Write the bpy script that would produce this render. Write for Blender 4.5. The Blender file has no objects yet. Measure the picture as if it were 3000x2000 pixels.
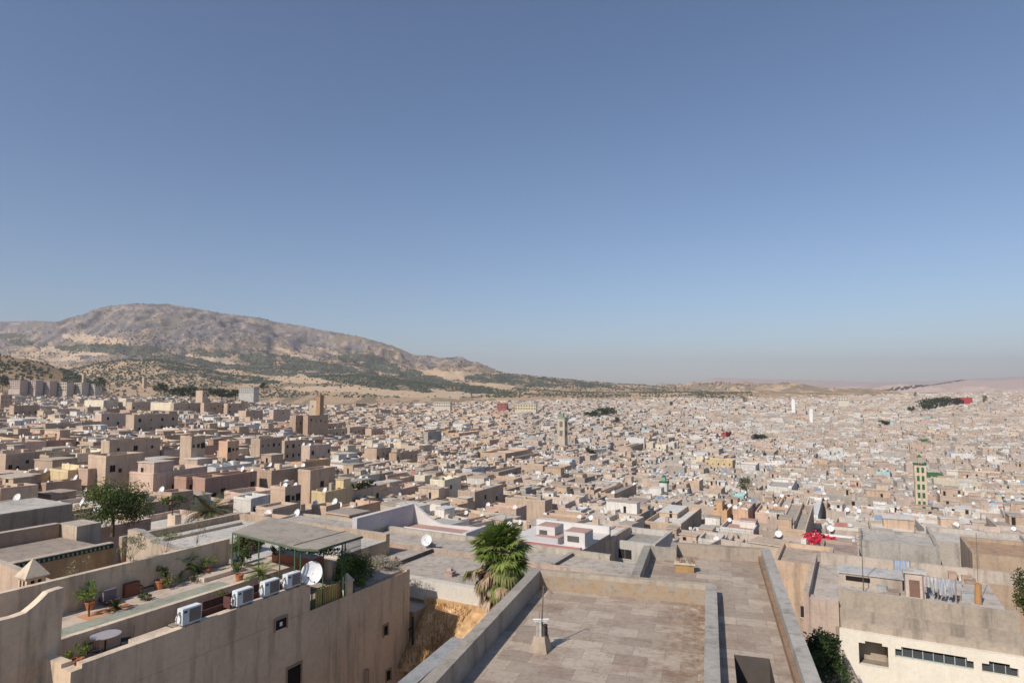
# A hillside old town under a bare mountain, seen from a high terrace.
CLEAR_PX = [[(1540, 1590, -12), (1730, 1600, -12), (1760, 1560, -12), (1560, 1545, -12)], [(1700, 1640, -13), (1910, 1660, -13), (1900, 1560, -13), (1700, 1545, -13)], [(2230, 1660, -14), (2440, 1665, -14), (2440, 1620, -14), (2230, 1620, -14)], [(2380, 1800, -12), (3150, 1800, -12), (3150, 1610, -13.5), (2430, 1585, -13.5)], [(2200, 2000, -12), (3200, 2000, -12), (3200, 1700, -12), (2200, 1640, -12)]]
SUN_AZ = 221.0; SUN_EL = 40.0; SUN_E = 3.8; SKY_S = .094; SKY_DUST = .9; SKY_OZ = 3.8; EXPO = 0.26; HAZE = 7.5e-5; HAZE_C = (.80, .75, .82, 1)
import bpy, math, random
import numpy as np
from mathutils import Vector, noise as mn
rnd = random.Random(7)
col = bpy.data.collections.new('scene_objects'); bpy.context.scene.collection.children.link(col)
F = 1850.0; HOR = 1140.0
TH = math.atan((HOR-1000)/F); CT, ST = math.cos(TH), math.sin(TH)

def ray(u, v):
    a = (u-1500)/F; b = (1000-v)/F
    y = CT - b*ST; z = ST + b*CT
    return a/y, z/y
def G(u, v, z):
    X, Z = ray(u, v); y = z/Z
    return Vector((X*y, y, z))
def Gy(u, v, y):
    X, Z = ray(u, v)
    return Vector((X*y, y, Z*y))
def proj(x, y, z):
    d = y*CT + z*ST
    h = -y*ST + z*CT
    return 1500+F*x/d, 1000-F*h/d

# ---------------------------------------------------------------- materials
def new_mat(name):
    m = bpy.data.materials.new(name); m.use_nodes = True
    nt = m.node_tree; b = nt.nodes['Principled BSDF']
    b.inputs['Roughness'].default_value = 0.9
    b.inputs['Specular IOR Level'].default_value = 0.2
    return m, nt, b
def N(nt, t, **k):
    n = nt.nodes.new(t)
    for a, v in k.items():
        if a.startswith('_'): n.inputs[a[1:].replace('_', ' ')].default_value = v
        else: setattr(n, a, v)
    return n
def mapping(nt, src, scale, rot=(0, 0, 0)):
    m = N(nt, 'ShaderNodeMapping'); m.inputs['Scale'].default_value = scale; m.inputs['Rotation'].default_value = rot
    nt.links.new(src, m.inputs['Vector']); return m.outputs[0]
def ramp(nt, src, stops):
    r = N(nt, 'ShaderNodeValToRGB'); e = r.color_ramp.elements
    e[0].position, e[0].color = stops[0][0], stops[0][1]
    e[1].position, e[1].color = stops[-1][0], stops[-1][1]
    for p, c in stops[1:-1]:
        x = e.new(p); x.color = c
    nt.links.new(src, r.inputs[0]); return r.outputs[0]
def g(v): return (v, v, v, 1)
def mix(nt, a, b, f, bt='MIX'):
    m = N(nt, 'ShaderNodeMix', data_type='RGBA', blend_type=bt)
    for s, x in ((6, a), (7, b)):
        if isinstance(x, tuple): m.inputs[s].default_value = x
        else: nt.links.new(x, m.inputs[s])
    if isinstance(f, float): m.inputs[0].default_value = f
    else: nt.links.new(f, m.inputs[0])
    return m.outputs[2]
def noise(nt, vec, scale, detail=4, rough=.6):
    n = N(nt, 'ShaderNodeTexNoise'); n.inputs['Scale'].default_value = scale
    n.inputs['Detail'].default_value = detail; n.inputs['Roughness'].default_value = rough
    nt.links.new(vec, n.inputs['Vector']); return n.outputs[0]
def bump(nt, b, h, s, d=.05):
    n = N(nt, 'ShaderNodeBump'); n.inputs['Strength'].default_value = s; n.inputs['Distance'].default_value = d
    nt.links.new(h, n.inputs['Height']); nt.links.new(n.outputs[0], b.inputs['Normal'])

def plaster_mat(name, stain=.6, streak=.5, fine=.25, grime=(.10, .085, .07, 1)):
    m, nt, b = new_mat(name)
    c = N(nt, 'ShaderNodeAttribute', attribute_name='Col').outputs['Color']
    pos = N(nt, 'ShaderNodeNewGeometry').outputs['Position']
    n1 = noise(nt, pos, .35, 5, .65)
    base = mix(nt, c, ramp(nt, n1, [(.3, g(.68)), (.55, g(1)), (.75, g(1.08))]), stain, 'MULTIPLY')
    sv = noise(nt, mapping(nt, pos, (1.1, 1.1, .12)), 1.6, 4, .7)
    base = mix(nt, base, grime, mix(nt, g(0), ramp(nt, sv, [(.5, g(0)), (.68, g(1))]), streak))
    f = noise(nt, pos, 5, 4, .7)
    base = mix(nt, base, ramp(nt, f, [(.3, g(.72)), (.6, g(1.06))]), fine, 'MULTIPLY')
    nt.links.new(base, b.inputs['Base Color'])
    bump(nt, b, f, .35, .04)
    return m
M = {}
M['plaster'] = plaster_mat('weathered_plaster', .55, .42, .5)
M['riad'] = plaster_mat('earthen_render', .6, .42, .4, (.16, .11, .08, 1))
M['city'] = plaster_mat('old_town_plaster', .5, .35, .6)
M['concrete'] = plaster_mat('stained_concrete', .6, .45, .6, (.085, .075, .065, 1))
M['clean'] = plaster_mat('limewash', .3, .12, .3, (.3, .27, .24, 1))

def simple(name, c, rough=.8, metal=0, spec=.3):
    m, nt, b = new_mat(name)
    b.inputs['Roughness'].default_value = rough; b.inputs['Metallic'].default_value = metal
    b.inputs['Specular IOR Level'].default_value = spec
    pos = N(nt, 'ShaderNodeNewGeometry').outputs['Position']
    f = noise(nt, pos, 7, 3)
    nt.links.new(mix(nt, c+(1,), ramp(nt, f, [(.3, g(.75)), (.65, g(1.05))]), .6, 'MULTIPLY'), b.inputs['Base Color'])
    return m
M['dark'] = simple('dark_opening', (.018, .014, .012), .9)
M['glass'] = simple('dusty_window_glass', (.03, .045, .05), .25, 0, .5)
M['green_metal'] = simple('green_painted_metal', (.05, .13, .06), .5)
M['dark_metal'] = simple('dark_iron', (.035, .04, .035), .6, .3)
M['white_metal'] = simple('white_enamelled_metal', (.74, .77, .78), .45)
M['grey_metal'] = simple('galvanised_metal', (.4, .41, .42), .45, .4)
M['maroon'] = simple('maroon_sheet', (.12, .05, .04), .7)
M['terracotta'] = simple('terracotta', (.42, .17, .09), .85)
M['wood'] = simple('sun_bleached_wood', (.22, .12, .07), .8)
M['cloth_white'] = simple('white_cloth', (.75, .75, .78), .9)
M['cloth_blue'] = simple('blue_cloth', (.12, .35, .5), .9)
M['tile_green'] = simple('green_glazed_tile', (.03, .16, .06), .35)
M['minaret_green'] = simple('minaret_tile', (.02, .20, .07), .4)
M['bark'] = simple('bark', (.16, .11, .07), .95)
def leaf_mat(name):
    m, nt, b = new_mat(name)
    c = N(nt, 'ShaderNodeAttribute', attribute_name='Col').outputs['Color']
    nt.links.new(c, b.inputs['Base Color']); b.inputs['Roughness'].default_value = .6
    tr = N(nt, 'ShaderNodeBsdfTranslucent'); nt.links.new(c, tr.inputs[0])
    mx = N(nt, 'ShaderNodeMixShader'); mx.inputs[0].default_value = .3
    nt.links.new(b.outputs[0], mx.inputs[1]); nt.links.new(tr.outputs[0], mx.inputs[2])
    nt.links.new(mx.outputs[0], nt.nodes['Material Output'].inputs[0])
    return m
M['leaf'] = leaf_mat('foliage')
def colmat(name, rough=.85):
    m, nt, b = new_mat(name); b.inputs['Roughness'].default_value = rough
    c = N(nt, 'ShaderNodeAttribute', attribute_name='Col').outputs['Color']
    pos = N(nt, 'ShaderNodeNewGeometry').outputs['Position']
    f = noise(nt, pos, 3, 4, .7)
    nt.links.new(mix(nt, c, ramp(nt, f, [(.3, g(.75)), (.65, g(1.05))]), .7, 'MULTIPLY'), b.inputs['Base Color']); return m
M['col'] = colmat('painted_surface')

def ochre_mat():
    m, nt, b = new_mat('ochre_stained_concrete')
    pos = N(nt, 'ShaderNodeNewGeometry').outputs['Position']
    n1 = noise(nt, mapping(nt, pos, (1, 1, 2.2)), 1.3, 7, .75)
    c = mix(nt, (.33, .28, .225, 1), (.36, .26, .165, 1), ramp(nt, n1, [(.42, g(0)), (.58, g(1))]))
    n2 = noise(nt, pos, 4, 6, .8)
    c = mix(nt, c, (.10, .085, .07, 1), mix(nt, g(0), ramp(nt, n2, [(.52, g(0)), (.7, g(1))]), .6))
    nt.links.new(c, b.inputs['Base Color']); bump(nt, b, n2, .5, .03); return m
M['ochre'] = ochre_mat()
def slab_mat(ang, name='concrete_slab_roofing', edge=None):
    m, nt, b = new_mat(name)
    pos = N(nt, 'ShaderNodeNewGeometry').outputs['Position']
    v = mapping(nt, pos, (1, 1, 1), (0, 0, ang))
    br = N(nt, 'ShaderNodeTexBrick'); nt.links.new(v, br.inputs['Vector'])
    br.offset = .5; br.inputs['Scale'].default_value = 1.0
    br.inputs['Brick Width'].default_value = 1.05; br.inputs['Row Height'].default_value = .78
    br.inputs['Mortar Size'].default_value = .012; br.inputs['Mortar Smooth'].default_value = .6
    br.inputs['Color1'].default_value = (.50, .42, .335, 1); br.inputs['Color2'].default_value = (.33, .265, .21, 1)
    br.inputs['Mortar'].default_value = (.27, .21, .165, 1); br.inputs['Bias'].default_value = .1
    base = br.outputs[0]
    n1 = noise(nt, pos, .55, 6, .7)
    base = mix(nt, base, (.24, .15, .115, 1), mix(nt, g(0), ramp(nt, n1, [(.5, g(0)), (.66, g(1))]), .5))
    n4 = noise(nt, mapping(nt, v, (1.2, 3.2, 1)), 1.1, 7, .8)
    base = mix(nt, base, (.17, .085, .065, 1), mix(nt, g(0), ramp(nt, n4, [(.55, g(0)), (.62, g(1))]), .38))
    n2 = noise(nt, pos, 7, 6, .75)
    base = mix(nt, base, ramp(nt, n2, [(.28, g(.6)), (.5, g(1)), (.7, g(1.15))]), .7, 'MULTIPLY')
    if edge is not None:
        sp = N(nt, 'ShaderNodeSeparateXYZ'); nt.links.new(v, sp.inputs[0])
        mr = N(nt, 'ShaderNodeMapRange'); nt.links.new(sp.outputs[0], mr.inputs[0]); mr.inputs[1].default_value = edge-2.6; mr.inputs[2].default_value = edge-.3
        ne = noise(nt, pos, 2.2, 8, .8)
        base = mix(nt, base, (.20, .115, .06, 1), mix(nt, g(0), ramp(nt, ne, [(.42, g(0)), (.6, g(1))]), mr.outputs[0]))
    n3 = noise(nt, pos, 1.3, 6, .75)
    base = mix(nt, base, (.12, .095, .08, 1), mix(nt, g(0), ramp(nt, n3, [(.6, g(0)), (.75, g(1))]), .6))
    nt.links.new(base, b.inputs['Base Color']); bump(nt, b, n2, .5, .03)
    return m

# ---------------------------------------------------------------- mesh builder
class MB:
    def __init__(s): s.v = []; s.f = []; s.c = []; s.m = []
    def face(s, pts, c=(.5, .5, .5), mi=0):
        n = len(s.v); s.v.extend([tuple(p) for p in pts]); s.f.append(tuple(range(n, n+len(pts)))); s.c.append(c); s.m.append(mi)
    def box(s, fr, r0, r1, d0, d1, z0, z1, c=(.5, .5, .5), mi=0, top=None, bottom=True):
        if isinstance(mi, tuple): top, mi = mi, 0
        if r1 < r0: r0, r1 = r1, r0
        if d1 < d0: d0, d1 = d1, d0
        s.prism([fr.p(r0, d0), fr.p(r1, d0), fr.p(r1, d1), fr.p(r0, d1)], z0, z1, c, mi, top, bottom)
    def prism(s, poly, z0, z1, c=(.5, .5, .5), mi=0, top=None, bottom=True):
        # poly: list of (x,y) counter-clockwise; z1 scalar or list
        n = len(s.v); k = len(poly)
        zt = z1 if isinstance(z1, (list, tuple)) else [z1]*k
        for p in poly: s.v.append((p[0], p[1], z0))
        for p, z in zip(poly, zt): s.v.append((p[0], p[1], z))
        for i in range(k):
            j = (i+1) % k
            s.f.append((n+i, n+j, n+k+j, n+k+i)); s.c.append(c); s.m.append(mi)
        s.f.append(tuple(range(n+k, n+2*k))); s.c.append(top or c); s.m.append(mi)
        if bottom: s.f.append(tuple(range(n+k-1, n-1, -1))); s.c.append(c); s.m.append(mi)
    def tube(s, p, q, r, r2=None, c=(.5, .5, .5), mi=0, n=6, caps=True):
        p = Vector(p); q = Vector(q); r2 = r if r2 is None else r2
        d = (q-p).normalized(); a = d.orthogonal().normalized(); b = d.cross(a)
        k = len(s.v)
        for (o, rr) in ((p, r), (q, r2)):
            for i in range(n):
                t = 2*math.pi*i/n
                s.v.append(tuple(o+a*(rr*math.cos(t))+b*(rr*math.sin(t))))
        for i in range(n):
            j = (i+1) % n
            s.f.append((k+i, k+j, k+n+j, k+n+i)); s.c.append(c); s.m.append(mi)
        if caps:
            s.f.append(tuple(range(k+n, k+2*n))); s.c.append(c); s.m.append(mi)
            s.f.append(tuple(range(k+n-1, k-1, -1))); s.c.append(c); s.m.append(mi)
    def lathe(s, o, prof, c=(.5, .5, .5), mi=0, n=12, axis=None):
        o = Vector(o); d = Vector(axis or (0, 0, 1)).normalized(); a = d.orthogonal().normalized(); b = d.cross(a)
        k = len(s.v)
        for (rr, h) in prof:
            for i in range(n):
                t = 2*math.pi*i/n
                s.v.append(tuple(o+d*h+a*(rr*math.cos(t))+b*(rr*math.sin(t))))
        for q in range(len(prof)-1):
            for i in range(n):
                j = (i+1) % n
                s.f.append((k+q*n+i, k+q*n+j, k+q*n+n+j, k+q*n+n+i)); s.c.append(c); s.m.append(mi)
    def build(s, name, mats, parent=None, org=None, smooth=False):
        if not isinstance(mats, (list, tuple)): mats = [mats]
        o = Vector(org) if org is not None else Vector((0, 0, 0))
        me = bpy.data.meshes.new(name)
        V = np.array(s.v, dtype=np.float64).reshape(-1, 3) - np.array(o)
        ln = np.array([len(f) for f in s.f], dtype=np.int32)
        me.vertices.add(len(V)); me.vertices.foreach_set('co', V.ravel())
        li = np.concatenate([np.array(f, dtype=np.int32) for f in s.f])
        me.loops.add(len(li)); me.loops.foreach_set('vertex_index', li)
        me.polygons.add(len(ln)); st = np.concatenate(([0], np.cumsum(ln)[:-1])).astype(np.int32)
        me.polygons.foreach_set('loop_start', st)
        me.polygons.foreach_set('material_index', np.array(s.m, dtype=np.int32))
        at = me.color_attributes.new('Col', 'FLOAT_COLOR', 'CORNER')
        C = np.ones((len(ln), 4), dtype=np.float32); C[:, :3] = np.array(s.c, dtype=np.float32)
        at.data.foreach_set('color', np.repeat(C, ln, axis=0).ravel())
        for m in mats: me.materials.append(M[m] if isinstance(m, str) else m)
        me.update(calc_edges=True); me.validate()
        me.polygons.foreach_set('use_smooth', [bool(smooth)]*len(me.polygons))
        ob = bpy.data.objects.new(name, me); col.objects.link(ob)
        if parent is not None: ob.parent = parent
        else: ob.location = o
        return ob
class Fr:
    """ground frame: r to the right, d deeper, azimuth in degrees east of +Y"""
    def __init__(s, o, az):
        s.o = Vector((o[0], o[1])); a = math.radians(az)
        s.d = Vector((math.sin(a), math.cos(a))); s.r = Vector((math.cos(a), -math.sin(a)))
        s.az = az
    def p(s, r, d, z=None):
        q = s.o + s.r*r + s.d*d
        return (q.x, q.y) if z is None else Vector((q.x, q.y, z))
    def inv(s, x, y):
        q = Vector((x, y))-s.o
        return q.dot(s.r), q.dot(s.d)
    def at(s, u, v, z):
        w = G(u, v, z); return s.inv(w.x, w.y)
def empty(name, loc, label, cat, group=None):
    o = bpy.data.objects.new(name, None); col.objects.link(o); o.location = loc; o.empty_display_size = .1
    o['label'] = label; o['category'] = cat
    if group: o['group'] = group
    return o
def tag(o, label=None, cat=None, group=None, kind=None):
    if label: o['label'] = label
    if cat: o['category'] = cat
    if group: o['group'] = group
    if kind: o['kind'] = kind
    return o
def copy_child(src, parent, loc=None, rz=None, sc=None):
    c = src.copy(); col.objects.link(c); c.parent = parent
    if loc is not None: c.location = loc
    if rz is not None: c.rotation_euler = (0, 0, rz)
    if sc is not None: c.scale = sc
    return c

# ---------------------------------------------------------------- roof level field of the town
UY = [30, 60, 100, 170, 300, 450, 600, 900, 1300, 1800, 2400]
ZR = {-600: [-13, -14, -14, -13, -10, -12, -18, -20, -14, 0, 20],
      0:    [-13, -14, -14.5, -14.5, -12.5, -16, -21, -10, -8, -8, 0],
      500:  [-13, -14, -15.5, -16, -13.5, -17, -24, -15, -18, -20, -15],
      750:  [-13, -14, -17, -20, -18, -20, -27, -24, -26, -26, -22],
      1000: [-13, -15, -20, -25, -28, -31, -34, -37, -36, -32, -28],
      1500: [-14, -17, -24, -31, -37, -41, -43, -44, -42, -37, -30],
      2000: [-14, -18, -26, -34, -42, -47, -49, -50, -46, -36, -22],
      2500: [-14, -18, -26, -34, -43, -50, -53, -54, -48, -35, -18],
      3000: [-14, -18, -25, -33, -41, -48, -51, -50, -40, -24, -10],
      3800: [-14, -18, -25, -32, -39, -45, -46, -42, -30, -14, 0]}
UK = sorted(ZR)
def zr(u, y):
    u = max(UK[0], min(UK[-1]-1e-3, u)); y = max(UY[0], min(UY[-1]-1e-3, y))
    i = max(k for k in range(len(UK)-1) if UK[k] <= u); t = (u-UK[i])/(UK[i+1]-UK[i])
    j = max(k for k in range(len(UY)-1) if UY[k] <= y); q = math.log(y/UY[j])/math.log(UY[j+1]/UY[j])
    a = ZR[UK[i]]; b = ZR[UK[i+1]]
    return (a[j]*(1-q)+a[j+1]*q)*(1-t)+(b[j]*(1-q)+b[j+1]*q)*t
def solve(u, v, up=0):
    X, Z = ray(u, v); y = 55.0 if v > 1420 else (120. if v > 1330 else (180. if v > 1230 else (350. if v > 1195 else 800.)))
    if u < 950 and v < 1330: y = 120. if v > 1230 else 200.
    while y < 2400:
        if Z*y <= zr(u, y)+up: break
        y *= 1.006
    if u < 950: y = min(y, interp([(1125, 620), (1150, 480), (1180, 410), (1220, 330), (1260, 255), (1300, 195), (1345, 150), (1400, 118), (1440, 104)], v))
    return Vector((X*y, y, Z*y))
# ---------------------------------------------------------------- terrain
def interp(tab, x):
    if x <= tab[0][0]: return tab[0][1]
    for (a, b), (c, d) in zip(tab, tab[1:]):
        if x <= c: return b+(d-b)*(x-a)/(c-a)
    return tab[-1][1]
def hz(u, v, y): return ray(u, v)[1]*y
def sm(t): t = max(0, min(1, t)); return t*t*(3-2*t)
S = 1.2755
MAINR = [(-1500, 1060), (-600, 1010), (-200, 985), (0, 978), (90, 965), (165, 940), (230, 921), (274, 903), (332, 890), (421, 886), (472, 888), (536, 898), (600, 908), (689, 921), (765, 930),
         (803, 940), (893, 952), (970, 966), (1059, 984), (1148, 1010), (1205, 1034), (1230, 1038), (1262, 1038), (1290, 1048), (1326, 1044), (1352, 1043), (1378, 1058), (1402, 1060), (1440, 1075), (1470, 1088), (1530, 1105), (1700, 1135)]
BACKR = [(-1500, 960), (-300, 945), (0, 941), (80, 939), (160, 942), (400, 960), (700, 1100), (900, 1160)]
H2 = [(-100, 1120), (120, 1105), (200, 1085), (300, 1062), (380, 1053), (460, 1054), (540, 1068), (620, 1085), (700, 1102), (800, 1108), (950, 1100), (1050, 1098), (1150, 1110), (1300, 1128), (1500, 1138), (1700, 1150)]
H3 = [(-1500, 1010), (-400, 1030), (0, 1043), (70, 1052), (140, 1070), (190, 1085), (240, 1105), (300, 1135), (330, 1160)]
H4 = [(1150, 1142), (1330, 1110), (1460, 1090), (1490, 1096), (1530, 1099), (1632, 1109), (1722, 1117), (1850, 1126), (1950, 1134), (2060, 1142), (2200, 1150)]
H5 = [(1850, 1145), (1960, 1138), (2000, 1132), (2050, 1118), (2090, 1107), (2150, 1108), (2230, 1111), (2350, 1112), (2450, 1117), (2560, 1121), (2650, 1118), (2750, 1117), (2850, 1110), (3000, 1103), (3600, 1090), (4500, 1100)]
H6 = [(2430, 1165), (2500, 1158), (2600, 1143), (2700, 1130), (2817, 1113), (2900, 1117), (3000, 1112), (3600, 1100), (4500, 1110)]
LAY = [(MAINR, 4700, 2300, 1.25, 60), (BACKR, 6100, 5100, 1, 20), (H2, 2500, 1750, .8, 9), (H3, 1500, 1150, .8, 7), (H4, 3900, 2500, .9, 14), (H5, 12500, 8500, .8, 60), (H6, 6500, 3600, .8, 25)]
def base_z(u, y):
    z = zr(u, min(y, 2390))-9.5
    if y > 1700:
        t = sm((y-1700)/900); z = z*(1-t) + (-32-8*t)*t
    return z
def terr(x, y):
    u = 1500+F*x/y; z = base_z(u, y)
    for k, (tab, yk, y0, p, na) in enumerate(LAY):
        if y < y0: continue
        v = interp(tab, u)
        if v > 1150: continue
        top = hz(u, v, yk)
        if top < z-5: continue
        if y <= yk: s = sm((y-y0)/(yk-y0)) if p < 1 else ((y-y0)/(yk-y0))
        else: s = max(0, 1-((y-yk)/(yk*.5))**1.5)
        s = s**p if y <= yk else s
        n = 0
        if k == 0:
            q = Vector((x*.0011, y*.0011, 1.3)); n = mn.fractal(q, .9, 2.1, 5)*na*1.3
            n -= abs(mn.fractal(Vector((x*.0035+y*.0006, y*.0010, 4)), .7, 2.2, 5))*95*s
            if s > .55: n += (abs(mn.noise(Vector((x*.004, z*.01, 7))))-.3)*90*(s-.5)
            n *= sm(s*2)*(1-sm((s-.86)/.14)*.9)
        else:
            n = mn.fractal(Vector((x*.0016, y*.0016, k*3.1)), .9, 2.1, 5)*na*s*(1-.8*sm((s-.85)/.15))
            n -= abs(mn.fractal(Vector((x*.003, y*.0012, k+9.)), .8, 2.2, 3))*na*1.2*s*(1-sm((s-.8)/.2))
        zz = z0 = base_z(u, y)
        zz = z0+(top-z0)*s+n
        if zz > z: z = zz
    return z
TAN = (.56, .40, .25); TAN2 = (.44, .31, .20); PALE = (.56, .43, .31); GRN = (.085, .10, .07); GRN2 = (.12, .12, .08); ROCK = (.24, .215, .20); ROCK2 = (.165, .15, .14); RED = (.36, .22, .13); PINK = (.54, .42, .35)
# plantations, fields and rock on the slopes: (u, v, ru, rv, tilt, kind)
PATCH = [(360, 1022, 150, 15, .03, 'f'), (450, 1040, 160, 18, .16, 'f'), (570, 1062, 130, 12, .12, 'f'), (640, 1035, 80, 12, .05, 'f'), (830, 1062, 150, 22, .12, 'f'), (950, 1085, 180, 24, .12, 'f'),
         (1060, 1110, 220, 20, .14, 'f'), (1080, 1060, 90, 24, .2, 'f'), (1240, 1120, 180, 14, .1, 'f'), (1370, 1140, 140, 10, .08, 'f'), (1450, 1108, 90, 14, .0, 'f'), (1560, 1118, 110, 14, .06, 'f'), (1700, 1126, 90, 8, .06, 'f'), (700, 1110, 120, 12, .1, 'f'),
         (780, 1085, 100, 14, .1, 'f'), (220, 1022, 60, 7, .1, 'f'), (60, 1000, 40, 12, .1, 'f'), (20, 985, 60, 10, 0, 'f'), (560, 1085, 90, 8, .12, 'f'),(1180, 1088, 60, 10, .1, 'f'), (1230,1105,70,8,.05,'f'),
         (280, 995, 100, 12, .1, 't'), (180, 1030, 160, 12, .02, 't'), (120, 1047, 140, 10, .03, 't'), (600, 1052, 90, 12, .1, 't'), (700, 1048, 60, 9, .1, 't'), (1230, 1095, 80, 12, 0, 't'), (1330, 1098, 70, 12, .05, 't'), (1120, 1060, 70, 9, .3, 't'), (850, 1105, 90, 9, -.15, 't'),
         (920, 1115, 80, 8, -.02, 't'), (1180, 1118, 60, 7, .1, 't'), (1420, 1130, 90, 9, .05, 't'), (1000, 1040, 70, 6, .3, 't'), (860, 1035, 80, 7, .3, 't'), (1250, 1150, 200, 14, .02, 't'), (1000, 1140, 180, 8, .02, 't')]
def patch(u, v):
    for (pu, pv, ru, rv, tl, k) in PATCH:
        if abs(u-pu) > ru: continue
        dv = v-pv-tl*(u-pu); d = ((u-pu)/ru)**2+(dv/rv)**2
        if d < 1.4:
            d += .55*mn.noise(Vector((u*.03, v*.09, 2)))+.25*mn.noise(Vector((u*.1, v*.3, 5)))
            if d < 1: return k
    return None
def tcol(x, y, z):
    u, v = proj(x, y, z)
    n = mn.fractal(Vector((x*.004, y*.004, 0)), .8, 2.1, 4); n2 = mn.noise(Vector((x*.02, y*.008, 3))); n3 = mn.fractal(Vector((x*.012, y*.006, z*.012+5)), .7, 2.2, 4)
    def lerp(a, b, t): t = max(0, min(1, t)); return tuple(p+(q-p)*t for p, q in zip(a, b))
    if y < 1250: return lerp((.17, .14, .11), (.24, .19, .14), .5+n)
    k = patch(u, v)
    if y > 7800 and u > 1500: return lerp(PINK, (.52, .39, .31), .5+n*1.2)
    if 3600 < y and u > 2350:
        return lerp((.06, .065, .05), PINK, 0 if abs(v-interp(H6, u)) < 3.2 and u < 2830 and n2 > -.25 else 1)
    if k == 'f': return lerp(lerp(GRN, GRN2, .5+n2), TAN2, (n3-.25)*2.5)
    if k == 't': return lerp(TAN, PALE, .5+n)
    if y > 2600 and z > 120:
        t = (z-120)/260+n*1.1
        c = lerp(TAN2, ROCK, t*1.3)
        c = lerp(c, ROCK2, .25+n3*1.0)
        if n3 > .28: c = lerp(c, (.12, .105, .095), .6)
        elif n3 < -.3: c = lerp(c, TAN, .35)
        if n2-n > .25: c = lerp(c, PALE, .35)
        if n+n3*.6 < -.2 and n2 > -.2: c = lerp(c, GRN2, .55)
        return c
    c = lerp(TAN2, TAN, .5+n*1.3)
    if n3+n*.5 > .16: c = lerp(c, GRN2, .6)
    elif n2 > .2: c = lerp(c, GRN2, .5)
    if y < 1700 and n < -.1: c = lerp(c, (.16, .15, .08), .6)
    if u < 320 and y < 1800: c = lerp(c, RED, .5)
    return c
def grid_sheet(name, us, ys, lab_kind, mat, keep):
    nu, ny = len(us), len(ys); mb = MB(); Z = {}
    cols = []
    for y in ys:
        for u in us:
            x = (u-1500)/F*y; z = terr(x, y); mb.v.append((x, y, z)); cols.append(None)
    for j in range(ny-1):
        for i in range(nu-1):
            a = j*nu+i; q = (a, a+1, a+nu+1, a+nu)
            p = [mb.v[k] for k in q]
            cx = sum(t[0] for t in p)/4; cy = sum(t[1] for t in p)/4; cz = sum(t[2] for t in p)/4
            if not keep(1500+F*cx/cy, cy): continue
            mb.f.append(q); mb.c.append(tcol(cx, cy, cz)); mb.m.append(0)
    o = mb.build(name, mat, smooth=True); o['kind'] = 'structure'; return o
def land_mat():
    m, nt, b = new_mat('dry_hillside')
    c = N(nt, 'ShaderNodeAttribute', attribute_name='Col').outputs['Color']
    pos = N(nt, 'ShaderNodeNewGeometry').outputs['Position']
    f = noise(nt, pos, .035, 8, .75)
    c = mix(nt, c, ramp(nt, f, [(.3, g(.68)), (.5, g(1)), (.7, g(1.15))]), .55, 'MULTIPLY')
    f2 = noise(nt, pos, .25, 4, .8)
    c = mix(nt, c, ramp(nt, f2, [(.35, g(.6)), (.6, g(1.1))]), .3, 'MULTIPLY')
    nt.links.new(c, b.inputs['Base Color']); bump(nt, b, f, .5, 12); b.inputs['Specular IOR Level'].default_value = 0
    return m
M['land'] = land_mat()
def geo(a, b, n): return [a*(b/a)**(i/(n-1)) for i in range(n)]
us = list(range(-1500, -60, 60))+list(range(-60, 3060, 7))+list(range(3060, 4600, 60))
ys_city = geo(14, 1500, 70); ys_hill = geo(1500, 6200, 210); ys_far = geo(6200, 15500, 46)
uc = list(range(-1500, 4600, 60))
grid_sheet('ground', uc, ys_city, 0, 'land', lambda u, y: True)
grid_sheet('hills', us, ys_hill, 0, 'land', lambda u, y: True)
us2 = us[::2]
if us2[-1] != us[-1]: us2.append(us[-1])
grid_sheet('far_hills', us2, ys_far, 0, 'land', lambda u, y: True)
# ground behind the camera and beside the view
gb = MB()
gb.face([(-15500, -300, -100), (15500, -300, -100), (15500, 15500, -100), (-15500, 15500, -100)], (.3, .22, .15))
o = gb.build('plain', 'land'); o['kind'] = 'structure'

# trees dotted over the hillsides (a far-off wood: stuff)
def blob(mb, p, r, c, rn):
    n = len(mb.v); k = 5
    for (h, w) in ((-.1, .7), (.55, 1.0)):
        for i in range(k):
            t = 2*math.pi*(i+h)/k; q = w*r*rn.uniform(.75, 1.1)
            mb.v.append((p[0]+q*math.cos(t), p[1]+q*math.sin(t), p[2]+h*r*1.3))
    mb.v.append((p[0], p[1], p[2]+r*1.5*rn.uniform(.8, 1.1)))
    for i in range(k):
        j = (i+1) % k
        mb.f.append((n+i, n+j, n+k+j, n+k+i)); mb.c.append(c); mb.m.append(0)
        mb.f.append((n+k+i, n+k+j, n+2*k)); mb.c.append(tuple(x*1.15 for x in c)); mb.m.append(0)
r2 = random.Random(3)
og = MB(); cnt = 0
for _ in range(90000):
    y = 1250*(5200/1250)**r2.random(); u = r2.uniform(-60, 2200); x = (u-1500)/F*y
    z = terr(x, y); uu, v = proj(x, y, z)
    if v > 1165: continue
    k = patch(uu, v); cl = mn.noise(Vector((x*.006, y*.006, 8)))
    pr = .4 if k == 'f' else (.02 if k == 't' else (.35 if cl > -.05 else .07))
    if 180 < uu < 640 and 1050 < v < 1135 and y < 2700: pr = .55
    if z > 120: pr = max(pr, .3*(cl > -.2)); 
    if z > 330: pr *= .35
    if r2.random() > pr: continue
    c = (.045+.02*r2.random(), .06+.02*r2.random(), .035)
    blob(og, (x, y, z-.5), r2.uniform(2.2, 4.2)*(1+.25*(y > 3000)), c, r2); cnt += 1
    if cnt > 24000: break
og.build('hillside_trees', 'col').__setitem__('kind', 'stuff')
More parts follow.
